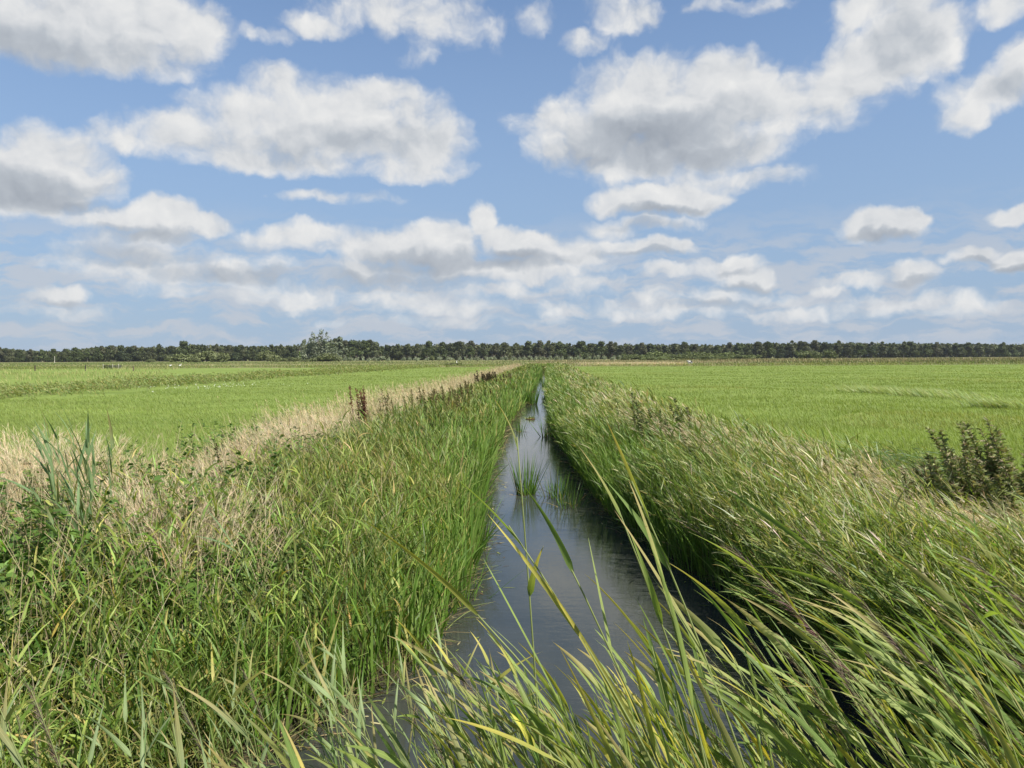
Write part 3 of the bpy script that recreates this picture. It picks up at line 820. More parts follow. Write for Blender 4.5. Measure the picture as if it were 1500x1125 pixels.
# wooden gate on the left
b_ = at(165, 536.5, 150); b_[2] = gz(b_[0], b_[1])
gr = empty('field_gate', b_); tag(gr, 'low dark weathered field gate with pale posts far in the left field', 'gate')
g = Geo()
for k in range(4): box(g, (0, 0, .18 + .16 * k), (3.7, .05, .1), (.05, .055, .05))
for k in (-1.6, -.6, .5, 1.5): box(g, (k, .04, .4), (.1, .03, .75), (.045, .05, .045))
g.build('boards', M_WOOD, gr)
for k in (.05, 1.25, -1.9):
    g = Geo(); tube(g, [[k, -.08, -.1], [k, -.08, .5], [k, -.08, .98]], [.06, .06, .05], (.3, .29, .24), 7); g.build('post', M_WOOD, gr)
# tall pale pole and white nest-box post
post(80, 400, 3.6, .12, (.4, .38, .32), 'tall thin pale pole before the wood on the far left', 'pole')
b_ = at(669, 533, 172); b_[2] = gz(b_[0], b_[1])
o = empty('marker_post', b_); tag(o, 'white marker post with a small pale cap in the left field margin', 'post')
g = Geo(); tube(g, [[0, 0, -.1], [0, 0, .5], [0, 0, 1.1]], [.07, .07, .06], (.75, .74, .7), 8); g.build('shaft', M_COAT, o)
g = Geo(); box(g, (0, 0, 1.16), (.26, .2, .1), (.72, .68, .5)); box(g, (0, 0, 1.235), (.34, .28, .04), (.5, .5, .45)); g.build('cap', M_COAT, o)


def lathe_path(g, P, R, col, sides=8): tube(g, P, R, col, sides)


def egret(px, py, Yd, label, stretch):
    b_ = at(px, py, Yd); b_[2] = gz(b_[0], b_[1])
    o = empty('white_bird', b_, rng.uniform(-.4, .4)); o.scale = (1.05, 1.05, 1.05); tag(o, label, 'bird', 'white birds')
    g = Geo(); W_ = (.85, .85, .83)
    nk = [[.16, 0, .52], [.24, 0, .62], [.2, 0, .74], [.23, 0, .84], [.28, 0, .88]] if stretch else [[.16, 0, .5], [.22, 0, .55], [.15, 0, .62], [.2, 0, .68], [.26, 0, .69]]
    P = [[-.3, 0, .38], [-.2, 0, .41], [-.05, 0, .45], [.08, 0, .48]] + nk
    tube(g, P, [.02, .09, .13, .1, .05, .032, .028, .035, .03], W_, 9)
    g.build('body', M_COAT, o, True)
    g = Geo(); e = nk[-1]; tube(g, [e, [e[0] + .06, 0, e[2] - .005], [e[0] + .13, 0, e[2] - .02]], [.022, .014, .004], (.5, .35, .05), 6); g.build('beak', M_COAT, o)
    for s in (-1, 1):
        g = Geo(); tube(g, [[.02, s * .05, .4], [.04, s * .05, .2], [.02, s * .05, 0], [.1, s * .05, -.01]], [.02, .011, .01, .008], (.05, .05, .045), 5); g.build('leg', M_COAT, o)
        g = Geo(); ellipsoid(g, (-.09, s * .1, .46), (.19, .035, .09), W_, tilt=.25); g.build('wing', M_COAT, o)


egret(250, 534, 165, 'white bird with its neck drawn in, before the broad olive scrub mound', False)
egret(264, 534, 165, 'white bird with its neck stretched up, right of the hunched white bird', True)

# lying black-and-white cow at the far edge of the right field
b_ = at(1011, 534, 176); b_[2] = gz(b_[0], b_[1]) + .25
o = empty('cow', b_, 0.1, .8); tag(o, 'white cow with a dark hindquarter resting at the far edge of the right field', 'cow')
g = Geo()
tube(g, [[.62, 0, .32], [.5, 0, .4], [.2, 0, .4], [-.15, 0, .42], [-.42, 0, .5], [-.62, 0, .62], [-.76, 0, .68], [-.9, 0, .6], [-1.0, 0, .55]], [.12, .3, .36, .34, .26, .16, .15, .12, .07], (.5, .49, .45), 10)
T = g.T[0]; V = g.V[0]; T[((V[:, 0] > .1) & (V[:, 2] > .2)) | ((V[:, 0] < -.3) & (V[:, 2] < .5))] = (.03, .028, .026)
g.build('body', M_COAT, o, True)
for s in (-1, 1):
    g = Geo(); tube(g, [[-.4, s * .22, .22], [-.62, s * .3, .1], [-.35, s * .34, .05]], [.1, .07, .05], (.75, .74, .7), 7); g.build('foreleg', M_COAT, o)
    g = Geo(); tube(g, [[.4, s * .26, .25], [.15, s * .4, .12], [.5, s * .44, .05]], [.14, .08, .05], (.7, .69, .66), 7); g.build('hind_leg', M_COAT, o)
    g = Geo(); tube(g, [[-.74, s * .12, .74], [-.74, s * .22, .76], [-.75, s * .28, .72]], [.03, .05, .015], (.04, .035, .03), 6); g.build('ear', M_COAT, o)


# ------------------------------------------------------------------ single plants on the banks
def dock_plant(loc, H, nst, col, leafcol, label, seed, name='dock', spreadr=.14, group=None, fat=.036, lean=.1):
    r = np.random.default_rng(seed)
    loc = [loc[0], loc[1], float(gz(loc[0], loc[1]))]
    o = empty(name, loc); tag(o, label, 'plant', group)
    k = max(1.0, (loc[1] / 9) ** .6)
    P = np.stack([r.normal(0, spreadr, nst), r.normal(0, spreadr, nst), np.full(nst, -.03)], 1)
    Hh = H * r.uniform(.72, 1.05, nst); th0, th1, phi = np.abs(r.normal(lean, .07, nst)), r.uniform(0, .15, nst), PI + r.normal(0, .8, nst)
    cv = curves(P, Hh, th0, th1, phi, 12)
    g = Geo()
    for i in range(nst): tube(g, cv[i], np.linspace(.006, .002, 12) * k, np.array(col) * .9, 5)
    g.build('stem', M_WOOD, o)
    g = Geo(); idx = np.repeat(np.arange(nst), 170); n2 = len(idx); s = 1 - .62 * r.random(n2) ** 1.15
    whorl = .6 + .5 * np.sin(s * 75)
    p = along(cv, idx, s)
    ribbons(g, p, fat * (1.35 - .95 * s) * 1.9 * (whorl + .35) * k ** .5, U(.5, 1.7, n2), U(.2, .8, n2), U(0, 6.3, n2), .0055 * k, np.array(col) * (1 + U(-.35, .3, n2))[:, None], S=2, kind='ovate')
    g.build('seed_spikes', M_PLUME, o)
    g = Geo(); idx = np.repeat(np.arange(nst), 6); n2 = len(idx); s = U(.05, .5, n2)
    ribbons(g, along(cv, idx, s), U(.1, .22, n2), U(.6, 1.2, n2), U(.3, 1, n2), U(0, 6.3, n2), .016 * k, np.array(leafcol) * (1 + U(-.25, .25, n2))[:, None], S=3, kind='ovate')
    g.build('foliage', M_HERB, o)
    return o


RUST, OLIVE, DARK = (.13, .055, .035), (.14, .125, .05), (.06, .05, .025)
p = at(535, 600, 16.5); dock_plant(p, 1.3, 10, RUST, (.12, .14, .04), 'clump of rust-red dock spikes standing above the straw on the left bank', 1, spreadr=.16)
k = 0
for px, Yd, H, ns, c_ in ((702, 41, 1.15, 5, DARK), (709, 42, 1.2, 6, DARK), (716, 42, 1.2, 6, DARK), (724, 43, 1.15, 5, DARK), (733, 45, 1.1, 5, DARK)):
    p = at(px, 560, Yd); k += 1
    dock_plant(p, H, ns, c_, (.08, .1, .03), 'dark brown dock in the dense clump far along the left bank', 10 + k, group='dark dock clump on the left bank', spreadr=.22)
for px, Yd, H in ((571, 21, .95), (612, 23, .95), (620, 21, .9), (640, 22, .95), (648, 24, .95), (656, 23, 1.0), (663, 25, .95), (671, 24, .95), (679, 27, 1), (690, 30, 1.), (740, 50, .9), (752, 55, .9), (716, 34, .9)):
    p = at(px, 600, Yd * .9); k += 1
    dock_plant(p, H + .2, 5, OLIVE, (.11, .14, .04), 'olive seeding dock spike in the row on the left bank slope', 30 + k, group='olive docks on the left bank', spreadr=.15)
for px, Yd, H, lab, c_ in ((333, 8.6, .95, 'single dark brown dock spike at the left edge of the straw', DARK), (225, 6.6, .72, 'dry dock spike in front of the left straw grass', (.16, .11, .06)),
                           (665, 15.5, .72, 'dark dock spike low on the bank among green reed leaves', (.09, .05, .03)), (590, 9.2, .8, 'brown seeding spike leaning over the middle of the left bank', (.11, .09, .04)),
                           (660, 8.3, .7, 'blackish seeding spike leaning near the left waterline', (.06, .05, .03)), (430, 13.6, .95, 'thin olive spike standing among straw on the left bank', OLIVE)):
    p = at(px, 700, Yd); k += 1
    if p[0] > xl(Yd) - .3: p[0] = xl(Yd) - .35
    dock_plant(p, H, 1, c_, (.1, .13, .035), lab, 60 + k, spreadr=.01, lean=.16)


def nettle(loc, H, nst, cols, label, seed, name='nettle', spreadr=.2, lean=.1, dens=90, flower=None, group=None, leaf=(.05, .1)):
    r = np.random.default_rng(seed)
    loc = [loc[0], loc[1], float(gz(loc[0], loc[1]))]
    o = empty(name, loc); tag(o, label, 'plant', group)
    k = max(1.0, (loc[1] / 9) ** .6)
    P = np.stack([r.normal(0, spreadr, nst), r.normal(0, spreadr, nst), np.full(nst, -.03)], 1)
    Hh = H * r.uniform(.5, 1.0, nst); Hh[0] = H
    th0, th1, phi = np.abs(r.normal(lean, .08, nst)), r.uniform(0, .3, nst), PI + r.normal(0, .6, nst)
    cv = curves(P, Hh, th0, th1, phi, 12); g = Geo()
    for i in range(nst): tube(g, cv[i], np.linspace(.006, .002, 12) * k, (.12, .1, .05), 5)
    g.build('stem', M_WOOD, o)
    g = Geo(); idx = np.repeat(np.arange(nst), dens); n2 = len(idx); s = U(.12, 1, n2)
    ribbons(g, along(cv, idx, s), U(leaf[0], leaf[1], n2) * (1.3 - .75 * s) * k ** .5, U(.35, 1.3, n2), U(.3, 1.3, n2), U(0, 6.3, n2), U(.005, .012, n2) * k, pick(n2, cols, [1] * len(cols)) * (1 + U(-.25, .25, n2))[:, None], S=3, kind='ovate')
    g.build('foliage', M_HERB, o)
    if flower is not None:
        g = Geo(); plumes(g, cv, 70, (.03, .07), .004 * k, flower, .5, 1.5, (.3, 1.3)); g.build('flowering_spray', M_PLUME, o)
    return o


NC = [(.06, .085, .022), (.08, .11, .03), (.1, .1, .035)]
p = at(945, 620, 14)
for i, (dx, dy, H, ns, lab) in enumerate(((-.05, 0, 1.5, 4, 'tallest dark nettle spike in the clump on the right bank'), (.22, .2, 1.45, 4, 'second tall nettle spike just right of the tallest one'), (.72, .1, 1.2, 7, 'shorter dark nettle at the right of the clump on the right bank'), (-.35, .1, 1.05, 7, 'low bushy nettle at the left of the clump on the right bank'), (.45, -.1, 1.02, 7, 'low nettle filling the gap in the clump on the right bank'))):
    nettle((p[0] + dx, p[1] + dy), H, ns, NC, lab, 300 + i, spreadr=.1, lean=.05, dens=110)
MW = [(.2, .225, .085), (.24, .26, .1), (.17, .21, .07), (.28, .235, .13)]
for i, (px, Yd, H, ns, lab) in enumerate(((1436, 7.9, 1.28, 19, 'bushy brownish mugwort with bent tip, left in the clump by the right edge'), (1500, 7.6, 1.36, 21, 'tallest brownish mugwort in the clump by the right edge'), (1462, 7.4, 1.06, 20, 'lower mugwort between the two tall ones by the right edge'), (1512, 7.0, 1.05, 12, 'mugwort cut by the right edge of the view'))):
    p = at(px, 700, Yd)
    nettle(p, H, ns, MW, lab, 320 + i, 'mugwort', .24, .22, 300, (.33, .26, .17), leaf=(.05, .12))
for i, (px, Yd, H, lab) in enumerate(((1130, 9.4, .75, 'small dark herb among the leaning reed grass of the right bank'), (1320, 7.8, .85, 'bushy grey-brown herb in front of the mugwort clump'), (1375, 11, .55, 'bright green dock leaves beyond the right bank grass'))):
    p = at(px, 700, Yd)
    nettle(p, H, 7, MW if i < 2 else [(.1, .19, .03)], lab, 340 + i, 'herb', .25, .12, 90, (.2, .15, .1) if i < 2 else None)
# blue-green soft grass on the right bank crest
g = Geo(); nn = 1700; c_ = at(1250, 650, 10.6); x = c_[0] + rng.normal(0, .75, nn); y = c_[1] + rng.normal(0, .5, nn)
leafy(g, x, y, U(.4, .75, nn), U(.1, .4, nn), U(.3, .8, nn), WIND + rng.normal(0, .5, nn), 5, (.18, .32), (.004, .008), [(.11, .17, .07), (.14, .2, .09), (.09, .15, .05)], [1, 1, 1], spread=.8)
tag(g.build('crest_grass', M_GRASS), 'soft blue-green grass tuft patch on the crest of the right bank', 'grass', kind='stuff')


# clumps standing in the water
def water_clump(px, py, H, nb, spread, label, seed, name='bulrush_clump', fan=.22, d=None):
    q = ray(px, py); t = (ZW - CAM[2]) / q[2]; loc = CAM + q * t
    o = empty(name, (loc[0], loc[1], ZW)); tag(o, label, 'plant')
    k = max(1.0, (loc[1] / 11) ** .6)
    a = U(0, 6.3, nb); P = np.stack([np.cos(a) * spread * np.sqrt(rng.random(nb)), np.sin(a) * spread * np.sqrt(rng.random(nb)), np.full(nb, -.2)], 1)
    g = Geo()
    col = pick(nb, [(.08, .165, .022), (.105, .2, .03), (.06, .12, .018), (.24, .22, .05)], [4, 3, 2, .7]) * (1 + U(-.2, .2, nb))[:, None]
    ribbons(g, P, (.4 + .62 * rng.random(nb) ** .8) * (H + .2), np.abs(rng.normal(fan * .5, fan * .6, nb)), np.abs(rng.normal(.05, .15, nb)), np.where(rng.random(nb) < .6, a, U(0, 6.3, nb)), U(.004, .008, nb) * k, col, S=5, kind='blade', twist=rng.normal(0, .8, nb))
    g.build('leaves', M_GRASS, o)
    g = Geo(); nd = nb // 3
    ribbons(g, np.stack([rng.normal(0, spread * .6, nd), rng.normal(0, spread * .6, nd), np.full(nd, -.05)], 1), U(.15, .5, nd), U(.5, 1.3, nd), U(.2, 1.0, nd), U(0, 6.3, nd), .004 * k, pick(nd, [(.1, .07, .035), (.3, .22, .08), (.05, .04, .025)], [2, 2, 2]), S=3)
    g.build('dead_leaves', M_DRY, o)
    return o


water_clump(770, 724, .9, 120, .15, 'fan of upright green bulrush blades standing alone in mid ditch', 1)
water_clump(815, 728, .62, 70, .16, 'smaller bulrush clump right of the upright fan, against the right bank', 2, fan=.35)
water_clump(777, 592, 1.0, 150, .32, 'bulrush clump in the middle of the ditch farther up', 3)
water_clump(799, 588, .7, 40, .2, 'thin bulrushes beside the farther clump, against the right bank', 4)
water_clump(790, 556, .9, 60, .4, 'last small bulrush clump before the ditch end', 5)
water_clump(690, 806, .85, 80, .16, 'green bulrush tuft jutting into the water from the left bank', 6)
water_clump(672, 880, .9, 44, .16, 'dark leaning bulrush blades at the left bank nearest the camera', 7, fan=.55)
water_clump(762, 632, .5, 30, .1, 'few short bulrush blades near the left bank beyond the upright fan', 8)
water_clump(779, 572, .8, 60, .3, 'bulrush tuft in mid ditch just beyond the middle clump', 9)
water_clump(797, 566, .8, 50, .25, 'bulrush tuft against the right bank near the ditch end', 10)
water_clump(803, 640, .7, 50, .2, 'bulrush tuft leaning out from the right bank opposite the floating mat', 11, fan=.35)
water_clump(835, 742, .55, 40, .15, 'ragged bulrush tuft at the foot of the right bank beside the smaller clump', 12, fan=.45)
# broken stems and litter along the waterline
g = Geo(); nn = 3600
y = 3.5 * (60 / 3.5) ** rng.random(nn); sd_ = rng.random(nn) < .5
x = np.where(sd_, xl(y) + rng.normal(-.05, .09, nn), xr(y) + rng.normal(.05, .09, nn)); k_ = lod(y)
P = pts(x, y); P[:, 2] = np.maximum(P[:, 2], ZW) + .01
ribbons(g, P, U(.12, .55, nn), U(.5, 1.5, nn), U(.1, .9, nn), np.where(sd_, 0, PI) + rng.normal(0, 1.0, nn), .003 * k_, pick(nn, [(.28, .22, .11), (.12, .085, .045), (.06, .05, .03), (.2, .24, .07)], [2, 3, 3, 3]) * (1 + U(-.25, .25, nn))[:, None], S=3, kind='stem')
tag(g.build('waterline_litter', M_DRY), 'broken brown stems and dead leaves hanging along both waterlines', 'dead stems', kind='stuff')
# leaf scraps drifting on the water
g = Geo(); nn = 420
y = 4.5 * (40 / 4.5) ** rng.random(nn); e_d = np.abs(rng.normal(0, .22, nn)) + .03
x = np.where(rng.random(nn) < .55, xl(y) + e_d, xr(y) - e_d); k = (x > xl(y)) & (x < xr(y)); x, y = x[k], y[k]; nn = len(x)
ribbons(g, np.stack([x, y, np.full(nn, ZW + .004)], 1), U(.03, .16, nn), PI / 2, 0.0, U(0, 6.3, nn), U(.004, .011, nn) * lod(y), pick(nn, [(.3, .26, .12), (.2, .24, .06), (.13, .09, .05), (.42, .38, .2)], [2, 3, 2, 1]), tau=0.0, S=3, kind='ovate')
tag(g.build('floating_leaves', M_DRY), 'small leaf scraps drifting on the ditch water near its edges', 'leaves', kind='stuff')
# floating raft
q = ray(777, 614); loc = CAM + q * ((ZW - CAM[2]) / q[2])
o = empty('floating_plant', (loc[0], loc[1], ZW)); tag(o, 'yellow-green plant on a small brown floating mat in mid ditch', 'plant')
g = Geo(); ellipsoid(g, (0, 0, .01), (.2, .13, .025), (.17, .11, .06)); g.build('mat', M_DRY, o, True)
g = Geo(); nn = 60
ribbons(g, np.stack([rng.normal(0, .1, nn), rng.normal(0, .07, nn), np.full(nn, .02)], 1), U(.06, .2, nn), U(.2, 1.1, nn), U(.1, .8, nn), U(0, 6.3, nn), .012, jit((.24, .28, .06), nn), S=3, kind='ovate'); g.build('leaves', M_HERB, o)


# ------------------------------------------------------------------ common reeds, one by one
RG = [(.2, .26, .07), (.165, .225, .055), (.25, .3, .1), (.13, .19, .055)]
YEL = (.5, .42, .085)
PG = [(.2, .265, .12), (.165, .23, .09), (.235, .3, .14), (.13, .19, .07)]


def reed_meshes(seed, H, lean, bend, nleaf, leafL, leafW, plume=False, yellow=0.0, sweep=.45, cols=RG, la=(.12, .5), lb=(.15, .75), s0=.28, plcol=(.15, .115, .085)):
    global rng
    keep = rng; rng = np.random.default_rng(seed)
    cv = curves(np.array([[0, 0, -.15]]), np.array([H + .15]), np.array([lean]), np.array([bend]), np.array([WIND]), 16)
    gs = Geo(); tube(gs, cv[0], np.linspace(.0042, .0016, 16), (.2, .23, .09), 6)
    gl = Geo(); s = np.linspace(s0, .97, nleaf) + U(-.02, .02, nleaf)
    idx = np.zeros(nleaf, int)
    col = pick(nleaf, cols, [1] * len(cols)) * (1 + U(-.15, .15, nleaf))[:, None]; tip = col.copy()
    yl = rng.random(nleaf) < yellow * .75
    tip[yl] = YEL; col[yl] = col[yl] * .75 + np.array(YEL) * .25
    br = (~yl) & (rng.random(nleaf) < .35); tip[br] = (.36, .28, .12)
    bt = lean + bend * s
    side = np.where(np.arange(nleaf) % 2 == 0, 1, -1)
    ribbons(gl, along(cv, idx, s), U(leafL[0], leafL[1], nleaf) * np.where(s > .85, .75, 1), bt * .75 + U(la[0], la[1], nleaf), U(lb[0], lb[1], nleaf), WIND + side * np.abs(rng.normal(0, sweep, nleaf)), U(leafW[0], leafW[1], nleaf), col, tau=rng.normal(0, .75, nleaf), twist=rng.normal(0, .9, nleaf), S=10, kind='reed', tip=tip, fold=.35)
    gp = None
    if plume:
        gp = Geo(); plumes(gp, cv, 170, (.03, .085), .0011, plcol, .8, .6, (.1, .7))
    rng = keep
    return gs.mesh('stem', M_REED, True), gl.mesh('leaves', M_REED, True), (gp.mesh('plume', M_PLUME) if gp else None)


def put_reed(ms, loc, rz, sc, label, group=None, name='common_reed'):
    o = empty(name, loc, rz, sc); tag(o, label, 'reed', group)
    for nm, me in zip(('stem', 'leaves', 'plume'), ms):
        if me is None: continue
        c = bpy.data.objects.new(nm, me); C.objects.link(c); c.parent = o
    return o


LEAN = [reed_meshes(500 + k, 1.9, [.2, .32, .25, .38, .18, .34, .28, .22][k], [.35, .3, .45, .3, .4, .4, .3, .5][k], [9, 10, 9, 8, 10, 9, 8, 9][k], (.28, .5), (.0085, .0155), k == 1, .2, .45, la=(.05, .4), lb=(.1, .6)) for k in range(8)]
LEANP = [reed_meshes(540 + k, 2.0, [.28, .36, .24][k], [.4, .4, .5][k], 7, (.26, .46), (.008, .013), True, .06, .4, la=(.05, .4), lb=(.1, .6)) for k in range(3)]
UPR = [reed_meshes(520 + k, 1.6, [.06, .12, .02, .16, .09][k], [.15, .25, .3, .2, .12][k], [8, 7, 8, 9, 7][k], (.24, .44), (.008, .0135), False, .1, .9, cols=PG, la=(.1, .55), lb=(.1, .6)) for k in range(5)]
MID = [reed_meshes(580 + k, 1.8, [.1, .16, .05, .2, .12, .08][k], [.25, .35, .2, .3, .4, .3][k], [9, 8, 9, 8, 10, 9][k], (.28, .5), (.009, .016), False, .2, .6, la=(.0, .4), lb=(.05, .5)) for k in range(6)]
UPRP = [reed_meshes(560 + k, 1.65, [.1, .16][k], [.25, .3][k], 6, (.22, .4), (.006, .01), True, .05, .8, la=(.2, .55)) for k in range(2)]
LABR = 'green common reed with long leaves streaming left, in the stand filling the near right corner'
LABP = 'leaning common reed with a brown plume, in the stand filling the near right corner'
LABU = 'upright green common reed in the sparse row along the bottom of the view at left'
LABUP = 'upright thin reed with a brown plume along the bottom of the view at left'
TOPS = [(0, 965), (150, 990), (300, 950), (450, 930), (560, 960), (640, 925), (720, 965), (820, 960), (900, 945), (1000, 935), (1100, 915), (1250, 905), (1400, 890), (1600, 885)]
ta = np.array(TOPS, float)


def reed_at(px_top, py_top, Yd, protos_, base_h, lean_total, label, group, rz=None):
    tp = at(px_top, py_top, Yd)
    h = tp[2] - 0.0
    zr = max(gz(tp[0], Yd), ZW)
    H = tp[2] - zr
    ms = protos_[rng.integers(0, len(protos_))]
    me = ms[0]; n_ = len(me.vertices); co_ = np.empty(n_ * 3, np.float32); me.vertices.foreach_get('co', co_); co_ = co_.reshape(-1, 3)
    tv = co_[-1]
    sc = H / tv[2]
    rz = rng.normal(0, .22) if rz is None else rz
    off = np.array([tv[0] * math.cos(rz) - tv[1] * math.sin(rz), tv[0] * math.sin(rz) + tv[1] * math.cos(rz)]) * sc
    x0, y0 = tp[0] - off[0], tp[1] - off[1]
    if y0 < .9: return None
    return put_reed(ms, (x0, y0, zr), rz, sc, label, group)


nr = 0
for i in range(180):
    px = 590 + 940 * rng.random() ** .92
    Yd = rng.uniform(2.1, 3.9)
    top = np.interp(px, ta[:, 0], ta[:, 1]) + abs(rng.normal(0, 1)) * 100
    if px < 950: top += 40
    if top > 1230: continue
    pl_ = i % 11 == 0
    reed_at(px, top, Yd, LEANP if pl_ else (MID if rng.random() < (1.25 - (px - 600) / 600) else LEAN), 1.9, 0, LABP if pl_ else LABR, 'plumed reeds in the near right corner' if pl_ else 'leafy reeds in the near right corner')
for i in range(40):
    px = 610 + 400 * rng.random()
    reed_at(px, 965 + abs(rng.normal(0, 1)) * 75, rng.uniform(2.0, 3.2), MID, 1.8, 0, LABR, 'leafy reeds in the near right corner')
for i in range(72):
    px = -10 + 770 * rng.random()
    Yd = rng.uniform(2.2, 3.8)
    top = np.interp(px, ta[:, 0], ta[:, 1]) + abs(rng.normal(0, 1)) * 75 + (0 if px > 420 else 30)
    if top > 1200: continue
    pl_ = i % 6 == 0
    reed_at(px, top, Yd, UPRP if pl_ else UPR, 1.6, 0, LABUP if pl_ else LABU, 'plumed reeds along the bottom at left' if pl_ else 'leafy reeds along the bottom at left', rng.normal(0, .5))

# the reeds that stand out
SP = [
    (925, 705, 1.75, dict(H=1.9, lean=.12, bend=.3, nleaf=6, leafL=(.3, .48), leafW=(.009, .014), sweep=.35, s0=.55, la=(.0, .25), lb=(.05, .4)), 'tall stout reed rising highest over the water in the centre foreground', 0.0),
    (905, 745, 1.9, dict(H=1.9, lean=.1, bend=.28, nleaf=4, leafL=(.25, .4), leafW=(.006, .009), sweep=.3, s0=.6, la=(.0, .2), lb=(.05, .3)), 'slender reed close behind the tallest centre reed', 0.1),
    (757, 640, 2.1, dict(H=1.9, lean=.02, bend=.06, nleaf=4, leafL=(.14, .22), leafW=(.008, .012), sweep=1.0, s0=.5, la=(.2, .5)), 'straight thin reed standing up the middle of the water, short pale leaves', 0.0),
    (745, 770, 1.9, dict(H=1.7, lean=.2, bend=.4, nleaf=5, leafL=(.28, .4), leafW=(.006, .0095), sweep=.4, s0=.5, yellow=1.0, la=(-.1, .2), lb=(.0, .4)), 'reed with yellowing leaves reaching left across the water', 0.0),
    (820, 800, 1.8, dict(H=1.7, lean=.16, bend=.3, nleaf=5, leafL=(.25, .38), leafW=(.006, .0095), sweep=.5, s0=.5, yellow=.8, la=(-.1, .2), lb=(.0, .4)), 'yellow-leaved reed in front of the dark water right of the straight one', 0.1),
    (965, 830, 1.7, dict(H=1.7, lean=.05, bend=.2, nleaf=4, leafL=(.3, .4), leafW=(.006, .0095), sweep=.4, s0=.55, yellow=1.0, la=(-.05, .15), lb=(.05, .4)), 'golden-yellow leaved reed beside the tallest centre reed', 0.0),
    (690, 890, 1.8, dict(H=1.6, lean=.3, bend=.45, nleaf=5, leafL=(.3, .42), leafW=(.006, .0095), sweep=.3, s0=.5, yellow=.7, la=(-.1, .2), lb=(.0, .4)), 'bent reed with long orange-yellow leaf tips low over the left water', 0.0),
    (790, 1085, 1.6, dict(H=1.5, lean=.35, bend=.5, nleaf=4, leafL=(.3, .4), leafW=(.006, .0095), sweep=.25, s0=.6, yellow=1.0), 'reed with a bright yellow leaf low at the bottom centre', 0.0),
    (1085, 815, 2.2, dict(H=1.9, lean=.3, bend=.5, nleaf=5, leafL=(.3, .4), leafW=(.007, .01), plume=True, sweep=.3, s0=.5, plcol=(.17, .11, .095)), 'reed with the purplish plume that stands out against the dark bank foot', 0.0),
    (1180, 790, 2.2, dict(H=1.9, lean=.25, bend=.5, nleaf=6, leafL=(.3, .45), leafW=(.008, .012), plume=True, sweep=.3, s0=.5), 'tall plumed reed against the right bank, right of the purplish one', 0.0),
    (1390, 850, 2.0, dict(H=1.9, lean=.1, bend=.3, nleaf=6, leafL=(.25, .4), leafW=(.009, .013), sweep=.5, s0=.5), 'reed with one broad upright leaf near the right edge', 0.0),
    (1435, 830, 2.3, dict(H=1.9, lean=.4, bend=.5, nleaf=5, leafL=(.3, .4), leafW=(.007, .01), plume=True, sweep=.3, s0=.5), 'reed with a heavy brown plume near the right edge', 0.0),
]
for i, (px, py, Yd, kw, lab, rz) in enumerate(SP):
    ms = reed_meshes(700 + i, **kw)
    reed_at(px, py, Yd, [ms], 0, 0, lab, None, rz)
# bluish reeds standing on the left bank
BG = [(.15, .225, .1), (.12, .19, .08), (.185, .255, .12)]
for i, (px, py, Yd, kw, lab) in enumerate((
        (60, 655, 6.0, dict(lean=.04, bend=.2), 'leftmost slim stalk of the bluish reed tuft, leaning left'),
        (84, 640, 5.9, dict(lean=-.02, bend=.12), 'slim stalk inside the bluish reed tuft, left of its tallest stalk'),
        (118, 660, 5.8, dict(lean=.06, bend=.25), 'half-height stalk inside the bluish reed tuft, right of its tallest stalk'),
        (140, 676, 5.6, dict(lean=.02, bend=-.2), 'short outer stalk on the right of the bluish reed tuft'),
        (72, 636, 5.6, dict(lean=.02, bend=.1), 'left stalk of the bluish reed tuft on the far left bank'),
        (106, 628, 5.7, dict(lean=.03, bend=.05), 'tallest stalk of the bluish reed tuft on the far left bank'),
        (130, 642, 5.5, dict(lean=.02, bend=-.1), 'right stalk of the bluish reed tuft on the far left bank'),
        (95, 668, 5.4, dict(lean=.05, bend=.15), 'short stalk at the foot of the bluish reed tuft'),
        (165, 650, 5.9, dict(lean=.0, bend=-.05), 'lone bluish reed just right of the tuft on the left bank'),
        (45, 715, 5.0, dict(lean=.15, bend=.5), 'drooping bluish reed in the leafy growth at far left'),
        (185, 765, 5.2, dict(lean=.15, bend=.3), 'short bluish reed with two broad leaves below the lone one'),
        (395, 650, 9.5, dict(lean=.25, bend=.5), 'reed leaning left over the straw at the bank crest'),
        (330, 780, 5.4, dict(lean=.2, bend=.4), 'reed with pale curved leaves in the middle of the left bank'),
        (470, 660, 10, dict(lean=.2, bend=.4), 'reed leaning left in the green part of the left bank'),
        (430, 690, 8.5, dict(lean=.05, bend=.3), 'green reed with hanging leaves left of the bank centre'))):
    ms = reed_meshes(800 + i, H=1.2, nleaf=11, leafL=(.26, .44), leafW=(.010, .016), sweep=1.0, s0=.3, cols=BG, la=(.05, .45), lb=(.05, .6), **kw)
    reed_at(px, py, Yd, [ms], 0, 0, lab, None, rng.normal(0, .3))

# the lower reeds filling the corner stand (past counting)
g = Geo(); nn = 900
y = U(1.9, 4.0, nn); x = -.3 + (y * .72 + .7) * rng.random(nn) ** .8
ex = 380; y = np.append(y, U(2.0, 3.6, ex)); x = np.append(x, U(-.75, .75, ex)); nn += ex
th0 = np.clip(rng.normal(.26, .12, nn), .03, .7)
zr_ = np.maximum(gz(x, y), ZW); Hl = np.clip(1.9 - y * .42 - zr_ + rng.normal(-.22, .13, nn), .4, 1.75)
leafy(g, x + .35, y, Hl, th0, U(.25, .5, nn), WIND + rng.normal(0, .35, nn), 8, (.24, .46), (.0075, .014), RG + [YEL], [3, 3, 2, 2, .5], (.2, .23, .09), .003, la=(.05, .4), lb=(.1, .6), spread=.5, S=8, kind='reed', tipmix=.2)
tag(g.build('low_reeds', M_REED), 'lower reeds crowded between the taller ones in the near right corner', 'reeds', kind='stuff')

